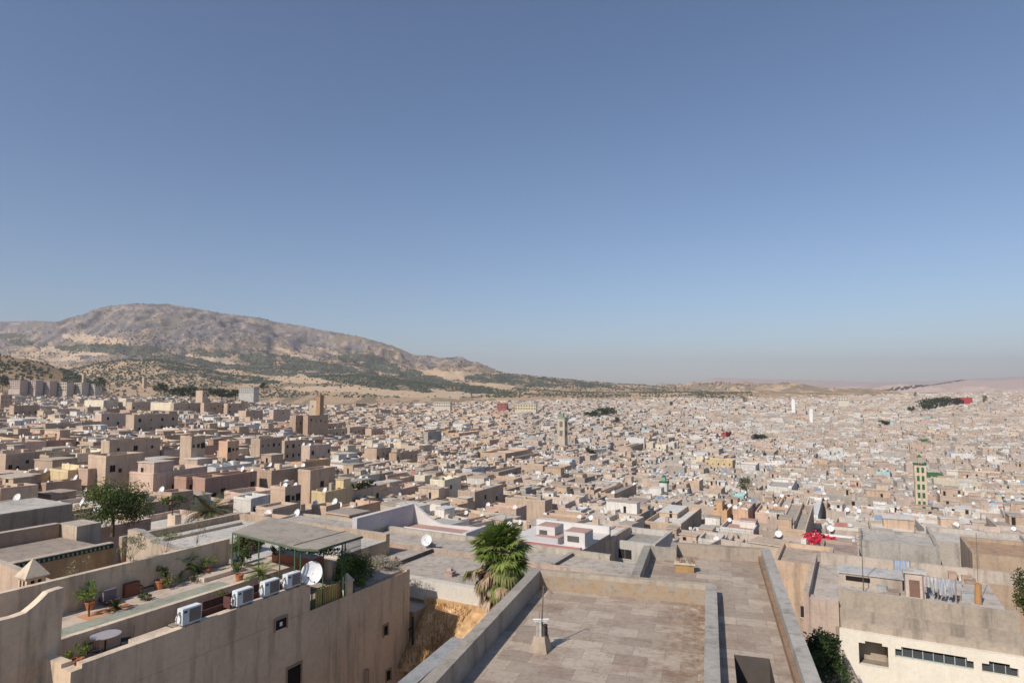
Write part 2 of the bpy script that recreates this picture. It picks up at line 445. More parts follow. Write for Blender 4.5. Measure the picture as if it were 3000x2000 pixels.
bpy.data.objects['hillside_trees']['label'] = 'dark olive groves and scattered trees dotted over the dry hillsides'
bpy.data.objects['hillside_trees']['category'] = 'trees'
# ---------------------------------------------------------------- houses of the old town
PAL = {'tan': (.53, .395, .29), 'brown': (.49, .36, .265), 'sandy': (.60, .475, .355), 'pinkish': (.57, .42, .33), 'grey': (.45, .395, .33), 'cream': (.68, .59, .45), 'white': (.66, .625, .57),
       'yellow': (.66, .52, .31), 'orange': (.58, .38, .22), 'reddish': (.43, .27, .20), 'red': (.42, .05, .045), 'turquoise': (.38, .62, .60), 'peach': (.62, .40, .27), 'lilac': (.55, .50, .53), 'ochre': (.54, .40, .26)}
RPAL = [(.48, .41, .33), (.52, .45, .37), (.42, .36, .29), (.58, .52, .44), (.50, .40, .31), (.64, .60, .54), (.37, .32, .27), (.56, .50, .42)]
AX = 28.0
HZ = {'A': (0, 1150, .2976), 'B': (600, 1250, .2976), 'C': (1200, 1100, .3507), 'D': (1800, 1100, .3507), 'E': (2300, 1100, .3507), 'Z': (700, 1000, .2976)}
# zoom, corner x, corner y, left x, right x, extra height over neighbours, height, colour, windows
HAND = [
('A', 10, 20, -60, 140, 6, 12, 'brown', 6), ('A', 140, 125, 118, 415, 5, 10, 'brown', 4), ('A', 130, 255, 118, 300, 0, 6, 'grey', 1), ('A', 425, 180, 400, 560, 0, 6, 'tan', 1),
('A', 565, 168, 550, 810, 1, 7, 'tan', 6), ('A', 1020, 75, 850, 1050, 6, 9, 'cream', 0), ('A', 862, 140, 690, 1012, 3, 6, 'sandy', 4), ('A', 1112, 60, 1040, 1182, 7, 9, 'cream', 0),
('A', 1242, 55, 1182, 1285, 7, 9, 'cream', 0), ('A', 1300, 90, 1262, 1500, 6, 8, 'tan', 4), ('A', 1690, 100, 1500, 1712, 5, 8, 'cream', 0), ('A', 1000, 205, 958, 1260, 4, 15, 'pinkish', 2),
('A', 1322, 215, 1262, 1775, 5, 15, 'tan', 8), ('A', 1712, 105, 1695, 2005, 5, 10, 'tan', 5), ('A', 2010, 100, 1998, 2232, 4, 9, 'tan', 5), ('A', 2240, 105, 2225, 2400, 5, 10, 'brown', 6),
('A', 1995, -23, 1938, 2062, 9, 9, 'tan', 4), ('A', 1080, 475, 1062, 1610, 3, 10, 'tan', 6), ('A', 1887, 430, 1862, 1995, 6, 14, 'tan', 6), ('A', 1620, 572, 1602, 1880, 0, 9, 'pinkish', 3),
('A', 2242, 480, 2225, 2345, 5, 12, 'peach', 6), ('A', 1045, 625, 915, 1465, 6, 7, 'tan', 4), ('A', 867, 745, 845, 1700, 4, 12, 'pinkish', 8), ('A', 60, 600, 30, 465, 1, 8, 'brown', 4),
('A', 480, 620, 470, 790, 1, 6, 'ochre', 4), ('A', 670, 762, 540, 800, 1, 7, 'yellow', 3), ('A', 300, 800, 285, 440, 0, 6, 'ochre', 0), ('A', 5, 945, -40, 445, 0, 7, 'brown', 4),
('A', 455, 890, 442, 860, 0, 8, 'brown', 4), ('A', 1690, 990, 1672, 1935, 0, 6, 'brown', 4), ('A', 1835, 832, 1818, 2400, 0, 8, 'reddish', 5), ('A', 1432, 1090, 1412, 1655, -1, 6, 'tan', 4),
('B', 545, 118, 500, 780, 5, 16, 'tan', 7), ('B', 787, 135, 778, 1030, 5, 15, 'tan', 8), ('B', 1035, 187, 1025, 1255, 3, 9, 'pinkish', 4), ('B', 957, 348, 940, 1255, 0, 5, 'orange', 0),
('B', 1352, 332, 1260, 1535, 1, 7, 'white', 3), ('B', 1692, 215, 1585, 1845, 4, 13, 'tan', 5), ('B', 1887, 260, 1840, 2105, 3, 12, 'tan', 5), ('B', 2197, 50, 2182, 2335, 7, 17, 'grey', 2),
('B', 1427, 5, 1402, 1590, 5, 13, 'tan', 4), ('B', 1640, 18, 1592, 1760, 5, 12, 'tan', 5), ('B', 1212, 25, 1205, 1400, 4, 11, 'tan', 5), ('B', 5, 500, -20, 545, 0, 9, 'reddish', 4),
('B', 560, 402, 545, 650, 1, 7, 'brown', 4), ('B', 658, 435, 650, 1035, 0, 8, 'brown', 1), ('B', 1040, 425, 1030, 1305, 0, 7, 'brown', 1), ('B', 792, 595, 780, 945, 1, 8, 'tan', 6),
('B', 455, 700, 410, 655, 0, 8, 'white', 2), ('B', 1377, 648, 1362, 1745, 1, 8, 'tan', 4), ('B', 1187, 640, 1022, 1200, 1, 7, 'yellow', 0), ('B', 1195, 782, 1180, 1335, 0, 7, 'tan', 1),
('B', 1452, 800, 1342, 1466, 0, 7, 'peach', 1), ('B', 668, 800, 655, 950, 0, 6, 'tan', 1), ('B', 1560, 715, 1545, 1700, 0, 5, 'sandy', 4),
('B', 2165, 480, 2080, 2235, 2, 8, 'cream', 0), ('B', 1880, 520, 1850, 2030, 0, 6, 'tan', 1), ('B', 1540, 520, 1520, 1640, 0, 5, 'sandy', 1),
('C', 292, 872, 180, 435, 2, 8, 'cream', 1), ('C', 545, 968, 410, 785, 2, 8, 'tan', 2), ('C', 1130, 1045, 800, 1188, 1, 9, 'tan', 1), ('C', 1430, 1190, 1105, 1440, -1, 6, 'tan', 2),
('C', 890, 1110, 640, 905, 0, 6, 'pinkish', 4), ('C', 742, 805, 640, 930, 1, 7, 'tan', 2), ('C', 1112, 752, 935, 1150, 2, 10, 'tan', 3), ('C', 1295, 760, 1165, 1345, 2, 9, 'tan', 1),
('C', 1710, 988, 1560, 1880, 1, 8, 'tan', 2), ('C', 1540, 955, 1430, 1562, 1, 7, 'tan', 2), ('C', 800, 652, 595, 1050, 2, 8, 'tan', 2), ('C', 1430, 1128, 1322, 1450, 0, 4, 'white', 1),
('C', 1845, 592, 1715, 1965, 3, 9, 'tan', 2), ('C', 520, 780, 445, 632, 2, 7, 'white', 0), ('C', 410, 480, 330, 640, 2, 8, 'peach', 0), ('C', 860, 690, 845, 1100, 1, 5, 'tan', 2), ('C', 650, 1000, 410, 700, 0, 5, 'sandy', 1),
('D', 322, 560, 255, 332, 5, 12, 'cream', 0), ('D', 430, 580, 330, 437, 5, 13, 'cream', 4), ('D', 500, 560, 432, 507, 5, 13, 'white', 8), ('D', 556, 640, 500, 562, 2, 9, 'cream', 2),
('D', 985, 712, 737, 992, 4, 10, 'yellow', 10), ('D', 735, 702, 625, 742, 4, 10, 'cream', 8), ('D', 1178, 752, 987, 1186, 3, 9, 'white', 2), ('D', 1080, 1005, 955, 1085, 0, 5, 'turquoise', 2),
('D', 890, 950, 720, 900, 1, 7, 'tan', 0), ('D', 600, 907, 512, 612, 2, 8, 'tan', 4), ('D', 708, 882, 615, 720, 3, 11, 'tan', 0), ('D', 1138, 677, 1030, 1145, 1, 6, 'white', 4),
('D', 1330, 647, 1150, 1352, 1, 6, 'tan', 0), ('D', 1480, 937, 1245, 1492, 1, 6, 'white', 3), ('D', 1598, 1292, 1322, 1622, 1, 8, 'tan', 0), ('D', 556, 1238, 235, 700, 0, 6, 'sandy', 1),
('D', 1115, 1118, 960, 1122, 1, 6, 'peach', 1), ('D', 1160, 1290, 850, 1168, 0, 4, 'white', 3), ('D', 875, 1378, 755, 887, 0, 4, 'white', 1), ('D', 1452, 1100, 1340, 1460, 1, 6, 'peach', 1),
('D', 932, 482, 877, 995, 5, 12, 'red', 0), ('D', 1300, 1150, 1195, 1310, 0, 5, 'pinkish', 0), ('D', 940, 1130, 790, 950, 0, 5, 'orange', 2), ('D', 1700, 1170, 1640, 1720, 0, 5, 'white', 1),
('E', 1565, 185, 1405, 1568, 15, 22, 'red', 0), ('E', 1640, 887, 1195, 1652, 2, 8, 'cream', 3), ('E', 1478, 1012, 1240, 1485, 1, 8, 'tan', 1), ('E', 1965, 890, 1825, 1995, 2, 8, 'cream', 0),
('E', 1868, 718, 1650, 1880, 2, 7, 'white', 3), ('E', 430, 682, 290, 438, 1, 7, 'white', 2), ('E', 435, 742, 195, 442, 1, 7, 'tan', 0), ('E', 1660, 462, 1395, 1672, 4, 9, 'grey', 1),
('E', 350, 1062, 190, 357, 1, 6, 'peach', 2), ('E', 695, 1050, 560, 702, 0, 6, 'grey', 1), ('E', 555, 1010, 270, 562, 1, 6, 'grey', 0), ('E', 860, 1090, 700, 866, 0, 5, 'white', 2), ('E', 640, 1180, 530, 646, 0, 5, 'white', 2),
('Z', 775, 580, 705, 840, 8, 12, 'sandy', 1), ('Z', 940, 625, 875, 985, 7, 12, 'cream', 0), ('Z', 1150, 612, 1120, 1330, 7, 12, 'brown', 5), ('Z', 1345, 660, 1268, 1385, 6, 11, 'sandy', 4), ('Z', 1395, 672, 1392, 1500, 6, 10, 'tan', 4),
('Z', 1510, 705, 1500, 1800, 4, 9, 'brown', 5), ('Z', 950, 690, 920, 1065, 5, 11, 'tan', 4), ('Z', 70, 680, 10, 250, 5, 9, 'tan', 1), ('Z', 340, 670, 325, 520, 4, 9, 'pinkish', 1), ('Z', 2060, 880, 1980, 2135, 2, 6, 'orange', 0),
('Z', 560, 730, 515, 690, 3, 8, 'tan', 4), ('Z', 680, 730, 672, 890, 3, 8, 'brown', 4), ('Z', 20, 590, -30, 60, 8, 8, 'sandy', 4), ('Z', 1830, 610, 1730, 1900, 5, 9, 'white', 0),
]
recs = []; occ = set()
O = G(241, 1943, -9.3); RD = Fr((O.x, O.y), 28.3)
def mark(fr, w, d, pad=.8):
    n = int((w+2*pad)/1.5)+2; m = int((d+2*pad)/1.5)+2
    for i in range(n):
        for j in range(m):
            p = fr.p(-pad+(w+2*pad)*i/(n-1), -pad+(d+2*pad)*j/(m-1)); occ.add((int(p[0]//2), int(p[1]//2)))
def hit(fr, w, d, frac=.24):
    n = 6; k = 0
    for i in range(n):
        for j in range(n):
            p = fr.p(w*i/(n-1), d*j/(n-1))
            if (int(p[0]//2), int(p[1]//2)) in occ: k += 1
    return k/(n*n) > frac
rh = random.Random(11)
def hand_rec(zc, x, y, xl, xr, up, h, c, nw, az=AX):
    ox, oy, k = HZ[zc]; u = ox+x*k; v = oy+y*k; ul = ox+xl*k; ur = ox+xr*k
    C = solve(u, v, up)
    a = math.radians(az); dv = (math.sin(a), math.cos(a)); rv = (-math.cos(a), math.sin(a))
    aL = (ul-1500)/F; aR = (ur-1500)/F
    w = (C.x-aL*C.y)/(aL*rv[1]-rv[0]); w = max(2.5, min(40, w)) if w > 0 else 8
    den = (aR*dv[1]-dv[0]); d = (C.x-aR*C.y)/den if abs(den) > .03 else 9
    if d <= 0: d = 8
    d = max(3.5, min(34, d))
    w0, d0 = w, d; h = max(h, C.z-zr(u, C.y)+5)
    if d < 5.5: d = 5.5+rh.random()*2 if ur-u < 12 else d
    if w < 4: w = 4 if u-ul > 6 else max(w, 3.5)
    fr = Fr((C.x, C.y), az); fr = Fr(fr.p(-w, 0), az)
    return dict(fr=fr, w=w, d=d, z=C.z, h=h, c=c, nw=nw, face='L' if w0*.9 > d0*(.9 if u > 1500 else .3) and (u-ul) > (ur-u) else 'R', hand=True, u=u, v=v, y=C.y, up=up, seed=rh.random(), ul=ul, ur=ur)
for t in HAND:
    r = hand_rec(*t); recs.append(r); mark(r['fr'], r['w'], r['d'])
# keep the ground of specially built places clear (world polygons through G at the local roof level)
def clear_poly(pts):
    xs = [p[0] for p in pts]; ys = [p[1] for p in pts]
    for ix in range(int(min(xs)//2), int(max(xs)//2)+1):
        for iy in range(int(min(ys)//2), int(max(ys)//2)+1):
            x, y = ix*2+1, iy*2+1; c = False; j = len(pts)-1
            for i in range(len(pts)):
                if (pts[i][1] > y) != (pts[j][1] > y) and x < (pts[j][0]-pts[i][0])*(y-pts[i][1])/(pts[j][1]-pts[i][1])+pts[i][0]: c = not c
                j = i
            if c: occ.add((ix, iy))
def front_limit(u):
    # nearest distance at which ordinary houses may stand
    return interp([(-200, 60), (400, 62), (700, 62), (1000, 60), (1250, 58), (1500, 54), (1800, 53), (2100, 53), (2300, 58), (2450, 60), (3000, 60), (3300, 60)], u)
for (a_, b_, c_, d_) in ((-42, 0, -20, 26), (-42, -20, 20, 38), (-22, 13, 17, 38.5), (0, 13, 5, 20)): clear_poly([RD.p(a_, c_), RD.p(b_, c_), RD.p(b_, d_), RD.p(a_, d_)])
for spec in CLEAR_PX: clear_poly([tuple(G(u, v, z)[:2]) for (u, v, z) in spec])

def pick(u, y, rn):
    if u < 1000 and y < 600: w = [('tan', 26), ('brown', 22), ('pinkish', 14), ('sandy', 12), ('grey', 6), ('white', 8), ('reddish', 5), ('cream', 3), ('ochre', 3)]
    elif u < 1600: w = [('tan', 26), ('sandy', 22), ('pinkish', 12), ('grey', 12), ('white', 7), ('cream', 6), ('brown', 7), ('peach', 3), ('ochre', 2)]
    else: w = [('tan', 26), ('sandy', 24), ('grey', 16), ('white', 11), ('brown', 5), ('peach', 3), ('pinkish', 8), ('cream', 6), ('brown', 4), ('peach', 2), ('ochre', 1), ('yellow', .6), ('turquoise', .4)]
    t = rn.random()*sum(b for a, b in w)
    for a, b in w:
        t -= b
        if t <= 0: return a
    return 'tan'
rf = random.Random(5)
HREC = []
for r in recs:
    k = F/r['y']; HREC.append((min(r['u'], r['ul'])-2, max(r['u'], r['ur'])+2, r['v'], r['v']+min(.45*r['h']*k if r['y'] > 165 else .62*r['h']*k, (40 if r['ur']-r['ul'] < 48 else 60) if r['y'] > 165 else 100), r['y']))
GFR = Fr((0, 0), AX)
def fill(y0, y1, cell, lod):
    n = int(y1*2.2/cell)
    for i in range(-n, n):
        for j in range(-n, n):
            x, y = GFR.p((i+rf.uniform(-.22, .22))*cell, (j+rf.uniform(-.22, .22))*cell)
            if x < -y*.27 and lod == 0: x, y = x, y
            if not (y0 <= y < y1): continue
            u = 1500+F*x/y
            if not (-130 < u < 3130) or y < front_limit(u): continue
            if y > interp([(-200, 1050), (0, 1080), (300, 1150), (600, 1200), (900, 1250), (1000, 1350), (1300, 1650), (1500, 2000), (1800, 2350), (3200, 2390)], u): continue
            if rf.random() < .10+.25*sm((y-1500)/900): continue
            w = cell*rf.uniform(.75, 1.6); d = cell*rf.uniform(.75, 1.5)
            az = AX+12*mn.noise(Vector((x*.012, y*.012, 0)))*1.6+rf.uniform(-5, 5)
            if y > 500: az += 18*mn.noise(Vector((x*.004, y*.004, 5)))
            fr = Fr((x, y), az); fr = Fr(fr.p(-w/2, -d/2), az)
            if hit(fr, w, d): continue
            q = mn.noise(Vector((x*.02, y*.02, 9)))
            up = rf.gauss(0, .75 if u < 1500 else 1.15)+q*1.8+(rf.uniform(1.5, 3.6) if rf.random() < .12 else 0); w, d = (w*1.05, d*1.05) if u < 1100 and y < 600 else (w, d)
            if y < 330: up = min(up, 1.2)-.5
            if y < 1500:
                du = F*w*.75/y; z_ = zr(u, y)+up; vv = proj(x, y, z_)[1]; need = None
                for (ua, ub_, va, vb, yh) in HREC:
                    if (y < 420 or vb-va > 9) and y < yh-2 and u+du > ua and u-du < ub_ and vv < vb and (need is None or vb > need): need = vb
                if need:
                    z2_ = ray(u, need)[1]*(y-w*.5); 
                    if z_-z2_ > 12: continue
                    up -= z_-z2_
            if u < 1000 and 150 < y < 500: up *= 1.2
            c = pick(u, y, rf)
            if c == 'white' and u < 1000 and y < 115: c = 'sandy'
            if mn.noise(Vector((x*.008, y*.008, 31))) > .3 and rf.random() < .4 and not (u < 1000 and y < 115): c = 'white'
            recs.append(dict(fr=fr, w=w, d=d, z=zr(u, y)+up, h=10+up+rf.uniform(0, 3), c=c, nw=rf.choice([0, 1, 2, 2, 3, 4, 5]), face='R' if u < 1300 and rf.random() < .8 else 'L', hand=False, u=u, v=proj(x, y, zr(u, y)+up)[1], y=y, up=up, seed=rf.random(), lod=lod))
fill(55, 420, 8.0, 0); fill(420, 950, 9.2, 1); fill(950, 1500, 12, 2); fill(1500, 2390, 16, 3)

def shade(c, rn, a=.14):
    k = 1+rn.uniform(-a, a); h = rn.uniform(-.03, .03)
    return (min(.82, c[0]*k*(1+h)), min(.8, c[1]*k), min(.78, c[2]*k*(1-h)))
def house_geo(r, wall, roof, hut, cyard, wins, lowwall, lod):
    rn = random.Random(int(r['seed']*1e9)); fr, w, d, z, h = r['fr'], r['w'], r['d'], r['z'], r['h']
    c = shade(PAL[r['c']], rn)
    if r['u'] > 1500 and not r['hand']: m_ = sum(c)/3; c = tuple(x*.62+m_*.34 for x in c)
    rc = rn.choice(RPAL) if r['c'] != 'white' else rn.choice([(.62, .58, .54), (.5, .46, .42), (.42, .36, .31), (.7, .68, .66), (.45, .28, .23)])
    rc = shade(rc, rn, .1); r['rc'] = rc
    if lod >= 3:
        wall.prism([fr.p(0, 0), fr.p(w, 0), fr.p(w, d), fr.p(0, d)], z-h, z, c, 0, rc, False)
        if rn.random() < .5: hw = rn.uniform(.2, .5)*w; hx = rn.uniform(0, w-hw); hd = rn.uniform(.2, .6)*d; hut.prism([fr.p(hx, 1), fr.p(hx+hw, 1), fr.p(hx+hw, 1+hd), fr.p(hx, 1+hd)], z-.5, z+rn.uniform(1, 3), shade(PAL[rn.choice(['white', 'tan', 'sandy'])], rn), 0, rc, False)
        return
    ph = rn.uniform(.5, 1.25) if not (r['hand'] and rn.random() < .3) else .35; t = .28 if lod < 2 else .4
    o = [fr.p(0, 0), fr.p(w, 0), fr.p(w, d), fr.p(0, d)]; i_ = [fr.p(t, t), fr.p(w-t, t), fr.p(w-t, d-t), fr.p(t, d-t)]
    lean = [rn.uniform(-.12, .12) for _ in range(4)] if lod < 2 else [0]*4
    cap = shade(tuple(min(.75, x*1.08+.03) for x in c), rn, .06)
    ztop = [z+l for l in lean]
    for k in range(4):
        j = (k+1) % 4
        wall.face([o[k]+(z-h,), o[j]+(z-h,), o[j]+(ztop[j],), o[k]+(ztop[k],)], c)
        wall.face([o[k]+(ztop[k],), o[j]+(ztop[j],), i_[j]+(ztop[j],), i_[k]+(ztop[k],)], cap)
        wall.face([i_[j]+(z-ph,), i_[k]+(z-ph,), i_[k]+(ztop[k],), i_[j]+(ztop[j],)], c)
    zf = z-ph; cy = False
    if w > 8 and d > 7.5 and lod < 2 and rn.random() < (.25 if not r['hand'] else .1):
        cw, cd = w*rn.uniform(.22, .38), d*rn.uniform(.22, .38); cx, cyy = (w-cw)*rn.uniform(.35, .65), (d-cd)*rn.uniform(.35, .65)
        q = [fr.p(cx, cyy), fr.p(cx+cw, cyy), fr.p(cx+cw, cyy+cd), fr.p(cx, cyy+cd)]; cy = True
        for k in range(4):
            j = (k+1) % 4
            roof.face([i_[k]+(zf,), i_[j]+(zf,), q[j]+(zf,), q[k]+(zf,)], rc)
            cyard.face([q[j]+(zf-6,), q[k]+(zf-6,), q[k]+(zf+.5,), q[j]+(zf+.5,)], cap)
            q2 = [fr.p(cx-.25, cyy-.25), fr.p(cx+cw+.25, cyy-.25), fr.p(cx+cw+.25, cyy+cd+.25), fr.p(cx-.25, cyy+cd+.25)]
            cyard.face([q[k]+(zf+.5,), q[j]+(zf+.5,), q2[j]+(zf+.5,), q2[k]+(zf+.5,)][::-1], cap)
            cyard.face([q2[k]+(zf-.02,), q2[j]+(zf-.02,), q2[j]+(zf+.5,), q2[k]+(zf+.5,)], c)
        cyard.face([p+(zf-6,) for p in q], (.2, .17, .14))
    else: roof.face([p+(zf,) for p in i_], rc)
    if r.get('ind') and lod < 2:
        k0 = rn.uniform(.12, .2)
        for (a0, a1, b0, b1) in ((-.06, w+.06, -.06, -.003), (w+.003, w+.06, 0, d)): wall.prism([fr.p(a0, b0), fr.p(a1, b0), fr.p(a1, b1), fr.p(a0, b1)], z-k0-.25, z-.25, cap, 0, None, True)
    # roof hut at a back corner
    if rn.random() < (.5 if not cy else .3) and w > 4 and d > 4 and not (r['hand'] and rn.random() < .25):
        hw, hd, hh = rn.uniform(2, min(4.5, w*.5)), rn.uniform(2, min(4.2, d*.5)), rn.uniform(1.5, 2.6)
        if rn.random() < .4: hw = rn.uniform(.4, .85)*(w-2*t); hd = rn.uniform(.3, .6)*(d-2*t); hh = rn.uniform(1.2, 3.2)
        cx = rn.choice([t+.02, w-t-hw-.02]); cd = d-t-hd-.02 if rn.random() < .75 else t+.02
        hc = shade(PAL[rn.choice([r['c'], r['c'], 'white', 'tan'])], rn)
        hut.prism([fr.p(cx, cd), fr.p(cx+hw, cd), fr.p(cx+hw, cd+hd), fr.p(cx, cd+hd)], zf-.01, zf+hh, hc, 0, tuple(min(.75, x*1.1) for x in rc), False)
        hut.prism([fr.p(cx-.15, cd-.15), fr.p(cx+hw+.15, cd-.15), fr.p(cx+hw+.15, cd+hd+.15), fr.p(cx-.15, cd+hd+.15)], zf+hh+.004, zf+hh+.15, cap, 0, rc, False)
        if lod < 2 and rn.random() < .5:
            dm = cx+hw*rn.uniform(.25, .75)
            wins.append((fr.p(dm, cd-.03)+(zf+.95,), fr.az, .75, 1.8, 'h'))
            r['hutdoor'] = True
    if rn.random() < .6 and lod < 2:
        if rn.random() < .5: a = rn.uniform(.3, .7)*w; lowwall.prism([fr.p(a, t+.01), fr.p(a+.2, t+.01), fr.p(a+.2, d-t-.01), fr.p(a, d-t-.01)], zf-.01, zf+rn.uniform(.4, 1.1), cap, 0, None, False)
        else: a = rn.uniform(.3, .7)*d; lowwall.prism([fr.p(t+.01, a), fr.p(w-t-.01, a), fr.p(w-t-.01, a+.2), fr.p(t+.01, a+.2)], zf-.01, zf+rn.uniform(.4, 1.1), cap, 0, None, False)
    if lod < 2:
        for _ in range(rn.choice([1, 2, 3, 4, 6, 9]) if not r.get('ind') else rn.choice([0, 1, 2, 3])):
            a, b_ = rn.uniform(.5, max(.6, w-1.8)), rn.uniform(.5, max(.6, d-1.8)); s1, s2 = rn.uniform(.5, 1.6), rn.uniform(.4, 1.2)
            lowwall.prism([fr.p(a, b_), fr.p(a+s1, b_), fr.p(a+s1, b_+s2), fr.p(a, b_+s2)], zf-.01, zf+rn.uniform(.3, 1.6), shade(PAL[rn.choice(['white', 'tan', 'grey', 'brown', 'sandy'])], rn), 0, None, False)
    if lod < 2 and not r.get('ind'):
        for _ in range(rn.choice([0, 1, 1, 2])):
            p = fr.p(rn.uniform(.3, w-.3), rn.uniform(.3, d-.3)); s_ = rn.uniform(.35, .6); zc_ = z+rn.uniform(.1, .9)
            wall.face([(p[0]+s_*math.cos(a_)*.85-.0, p[1]-s_*math.cos(a_)*.5, zc_+s_*math.sin(a_)) for a_ in [k_*math.pi/3 for k_ in range(6)]], (.72, .72, .70))
            wall.prism([(p[0]-.03, p[1]+.02), (p[0]+.03, p[1]+.02), (p[0]+.03, p[1]+.08), (p[0]-.03, p[1]+.08)], zf, zc_, (.3, .3, .3), 0, None, False)
        if rn.random() < .22:
            a, b_ = rn.uniform(.5, max(.6, w-4)), rn.uniform(.5, d-.5); c3 = rn.choice([(.72, .70, .68), (.66, .64, .6), (.7, .7, .72), (.45, .2, .18), (.25, .35, .5)]); P1, P2x = fr.p(a, b_), fr.p(a+rn.uniform(1.2, 3), b_+rn.uniform(-.4, .4))
            wall.face([P1+(zf+.5,), P2x+(zf+.5,), P2x+(zf+1.7,), P1+(zf+1.7,)], c3)
    # windows
    if lod < 3:
        nw = r['nw']; L, ff = (w, 'L') if r['face'] == 'L' else (d, 'R')
        rows = 2 if (nw >= 6) else 1; per = max(1, (nw+rows-1)//rows)
        for k in range(nw):
            row, ci = divmod(k, per)
            if r['hand'] and nw >= 6: q = (ci+.5)/per; zz = z-1.9-ph*.3-row*3.1
            else: q = rn.uniform(.12, .88) if not r['hand'] else (ci+.5+rn.uniform(-.2, .2))/per; zz = z-2.0-rn.uniform(0, 2.2)
            ww, wh = rn.choice([(.6, .7), (.8, 1.1), (.7, .9), (.5, .6), (1.0, 1.2)])
            if zz-wh < z-h: continue
            if not r['hand'] and rn.random() < .35: wins.append((fr.p(rn.uniform(.1, .9)*w, -.03)+(z-2.2-rn.uniform(0, 2.5),), fr.az, .6, .8, 'w'))
            if ff == 'L': wins.append((fr.p(q*L, -.03)+(zz,), fr.az, ww, wh, 'w'))
            else: wins.append((fr.p(w+.03, q*L)+(zz,), fr.az-90, ww, wh, 'w'))
def win_quad(mb, wn, c=(.03, .025, .02)):
    p, az, ww, wh, k = wn; a = math.radians(az); rx, ry = math.cos(a)*ww/2, -math.sin(a)*ww/2
    mb.face([(p[0]-rx, p[1]-ry, p[2]-wh/2), (p[0]+rx, p[1]+ry, p[2]-wh/2), (p[0]+rx, p[1]+ry, p[2]+wh/2), (p[0]-rx, p[1]-ry, p[2]+wh/2)], c)

# which houses stand as individuals: every hand placed one, then the nearest ordinary ones
def vis_key(r): return r['y'] if not r['hand'] else 0
order = sorted([r for r in recs if -40 < r['u'] < 3040 or r['hand']], key=vis_key)
NIND = 290
ind, rest_ids = order[:NIND], None
iset = set(id(r) for r in ind)
for r in ind: r['ind'] = True
mass = MB()
for r in recs:
    if id(r) in iset: continue
    wins = []; house_geo(r, mass, mass, mass, mass, wins, mass, r.get('lod', 1))
    for q in wins: win_quad(mass, q)
o = mass.build('houses', 'city'); tag(o, 'thousands of smaller flat-roofed houses packed together across the old town into the distance', 'houses', None, 'stuff')

def unit_window(name, door=False):
    mb = MB(); U = Fr((0, 0), 0)
    mb.face([(-.5, 0, -.5), (.5, 0, -.5), (.5, 0, .5), (-.5, 0, .5)], (.03, .03, .03), 0)
    if not door: # surround, a little proud of the wall
        for (a, b, c_, d_) in ((-.58, .58, .5, .58), (-.58, .58, -.58, -.5)): mb.prism([(a, -.03), (b, -.03), (b, .03), (a, .03)], c_, d_, (.4, .33, .26), 1)
        mb.prism([(-.03, -.015), (.03, -.015), (.03, .01), (-.03, .01)], -.5, .5, (.15, .1, .07), 1)
    else:
        mb.prism([(-.5, -.02), (-.42, -.02), (-.42, .02), (-.5, .02)], -.5, .5, (.3, .2, .13), 1)
        mb.prism([(.42, -.02), (.5, -.02), (.5, .02), (.42, .02)], -.5, .5, (.3, .2, .13), 1)
    o = mb.build(name, ['dark', 'col']); return o
uw = unit_window('window'); ud = unit_window('door', True)
first = {'w': uw, 'h': ud}; used = {'w': False, 'h': False}
def place_open(wn, parent, org):
    p, az, ww, wh, k = wn; src = first[k]
    if not used[k]: o = src; used[k] = True; o.parent = parent
    else: o = copy_child(src, parent)
    o.location = Vector(p)-org; o.rotation_euler = (0, 0, -math.radians(az)); o.scale = (ww, 1, wh); return o
houses = []
class Pieces:
    def __init__(s): s.L = []
    def prism(s, poly, z0, z1, *a):
        m = MB(); m.prism(poly, z0, z1, *a); s.L.append((m, z1-z0 > .2 and len(s.L) and True))
for r in ind:
    W, Rf, Ht, Cy, Lw, wins = MB(), MB(), MB(), MB(), Pieces(), []
    house_geo(r, W, Rf, Ht, Cy, wins, Lw, 0)
    fr = r['fr']; c = fr.p(r['w']/2, r['d']/2); org = Vector((c[0], c[1], r['z']-r['h']))
    t = empty('house', org, 'x', 'house', 'flat-roofed houses of the old town'); r['obj'] = t; houses.append(r)
    def sub(mb, n):
        if mb.f: mb.build(n, 'city', t, org)
    sub(W, 'wall'); sub(Rf, 'roof'); sub(Ht, 'roof_hut'); sub(Cy, 'courtyard')
    for m_, bx_ in Lw.L[:5]: sub(m_, 'roof_box' if bx_ else 'low_wall')
    for q in wins: place_open(q, t, org)
    r['nwin'] = sum(1 for q in wins if q[4] == 'w'); r['hashut'] = bool(Ht.f); r['hascy'] = bool(Cy.f)

# rooftop dishes and aerials (each one a thing, sharing mesh data)
def dish_mesh():
    mb = MB(); ax = Vector((-.45, -.8, .42)).normalized()
    mb.lathe((0, 0, 1.05), [(.02, -.02), (.22, .01), (.40, .075), (.5, .14), (.5, .15), (.38, .07), (.2, .0), (.01, -.035)], (.72, .72, .72), 0, 14, ax)
    mb.tube((0, 0, -.1), (0, 0, 1.0), .03, c=(.3, .3, .3)); mb.tube((0, 0, .75), Vector((0, 0, 1.0))+ax*.55, .015, c=(.3, .3, .3), n=4)
    mb.tube(Vector((0, 0, 1.0))+ax*.5, Vector((0, 0, 1.0))+ax*.6, .04, c=(.2, .2, .2)); return mb
def aerial_mesh():
    mb = MB(); mb.tube((0, 0, -.2), (0, 0, 2.6), .03, .02, (.13, .11, .1))
    for z_, l in ((2.5, .5), (2.2, .6), (1.95, .35)):
        mb.tube((-l, 0, z_), (l, 0, z_), .015, c=(.2, .2, .2), n=4)
    mb.tube((0, -.5, 2.35), (0, .5, 2.35), .015, c=(.2, .2, .2), n=4); return mb
dsrc = dish_mesh().build('satellite_dish', 'col'); asrc = aerial_mesh().build('roof_aerial', 'col')
props = []
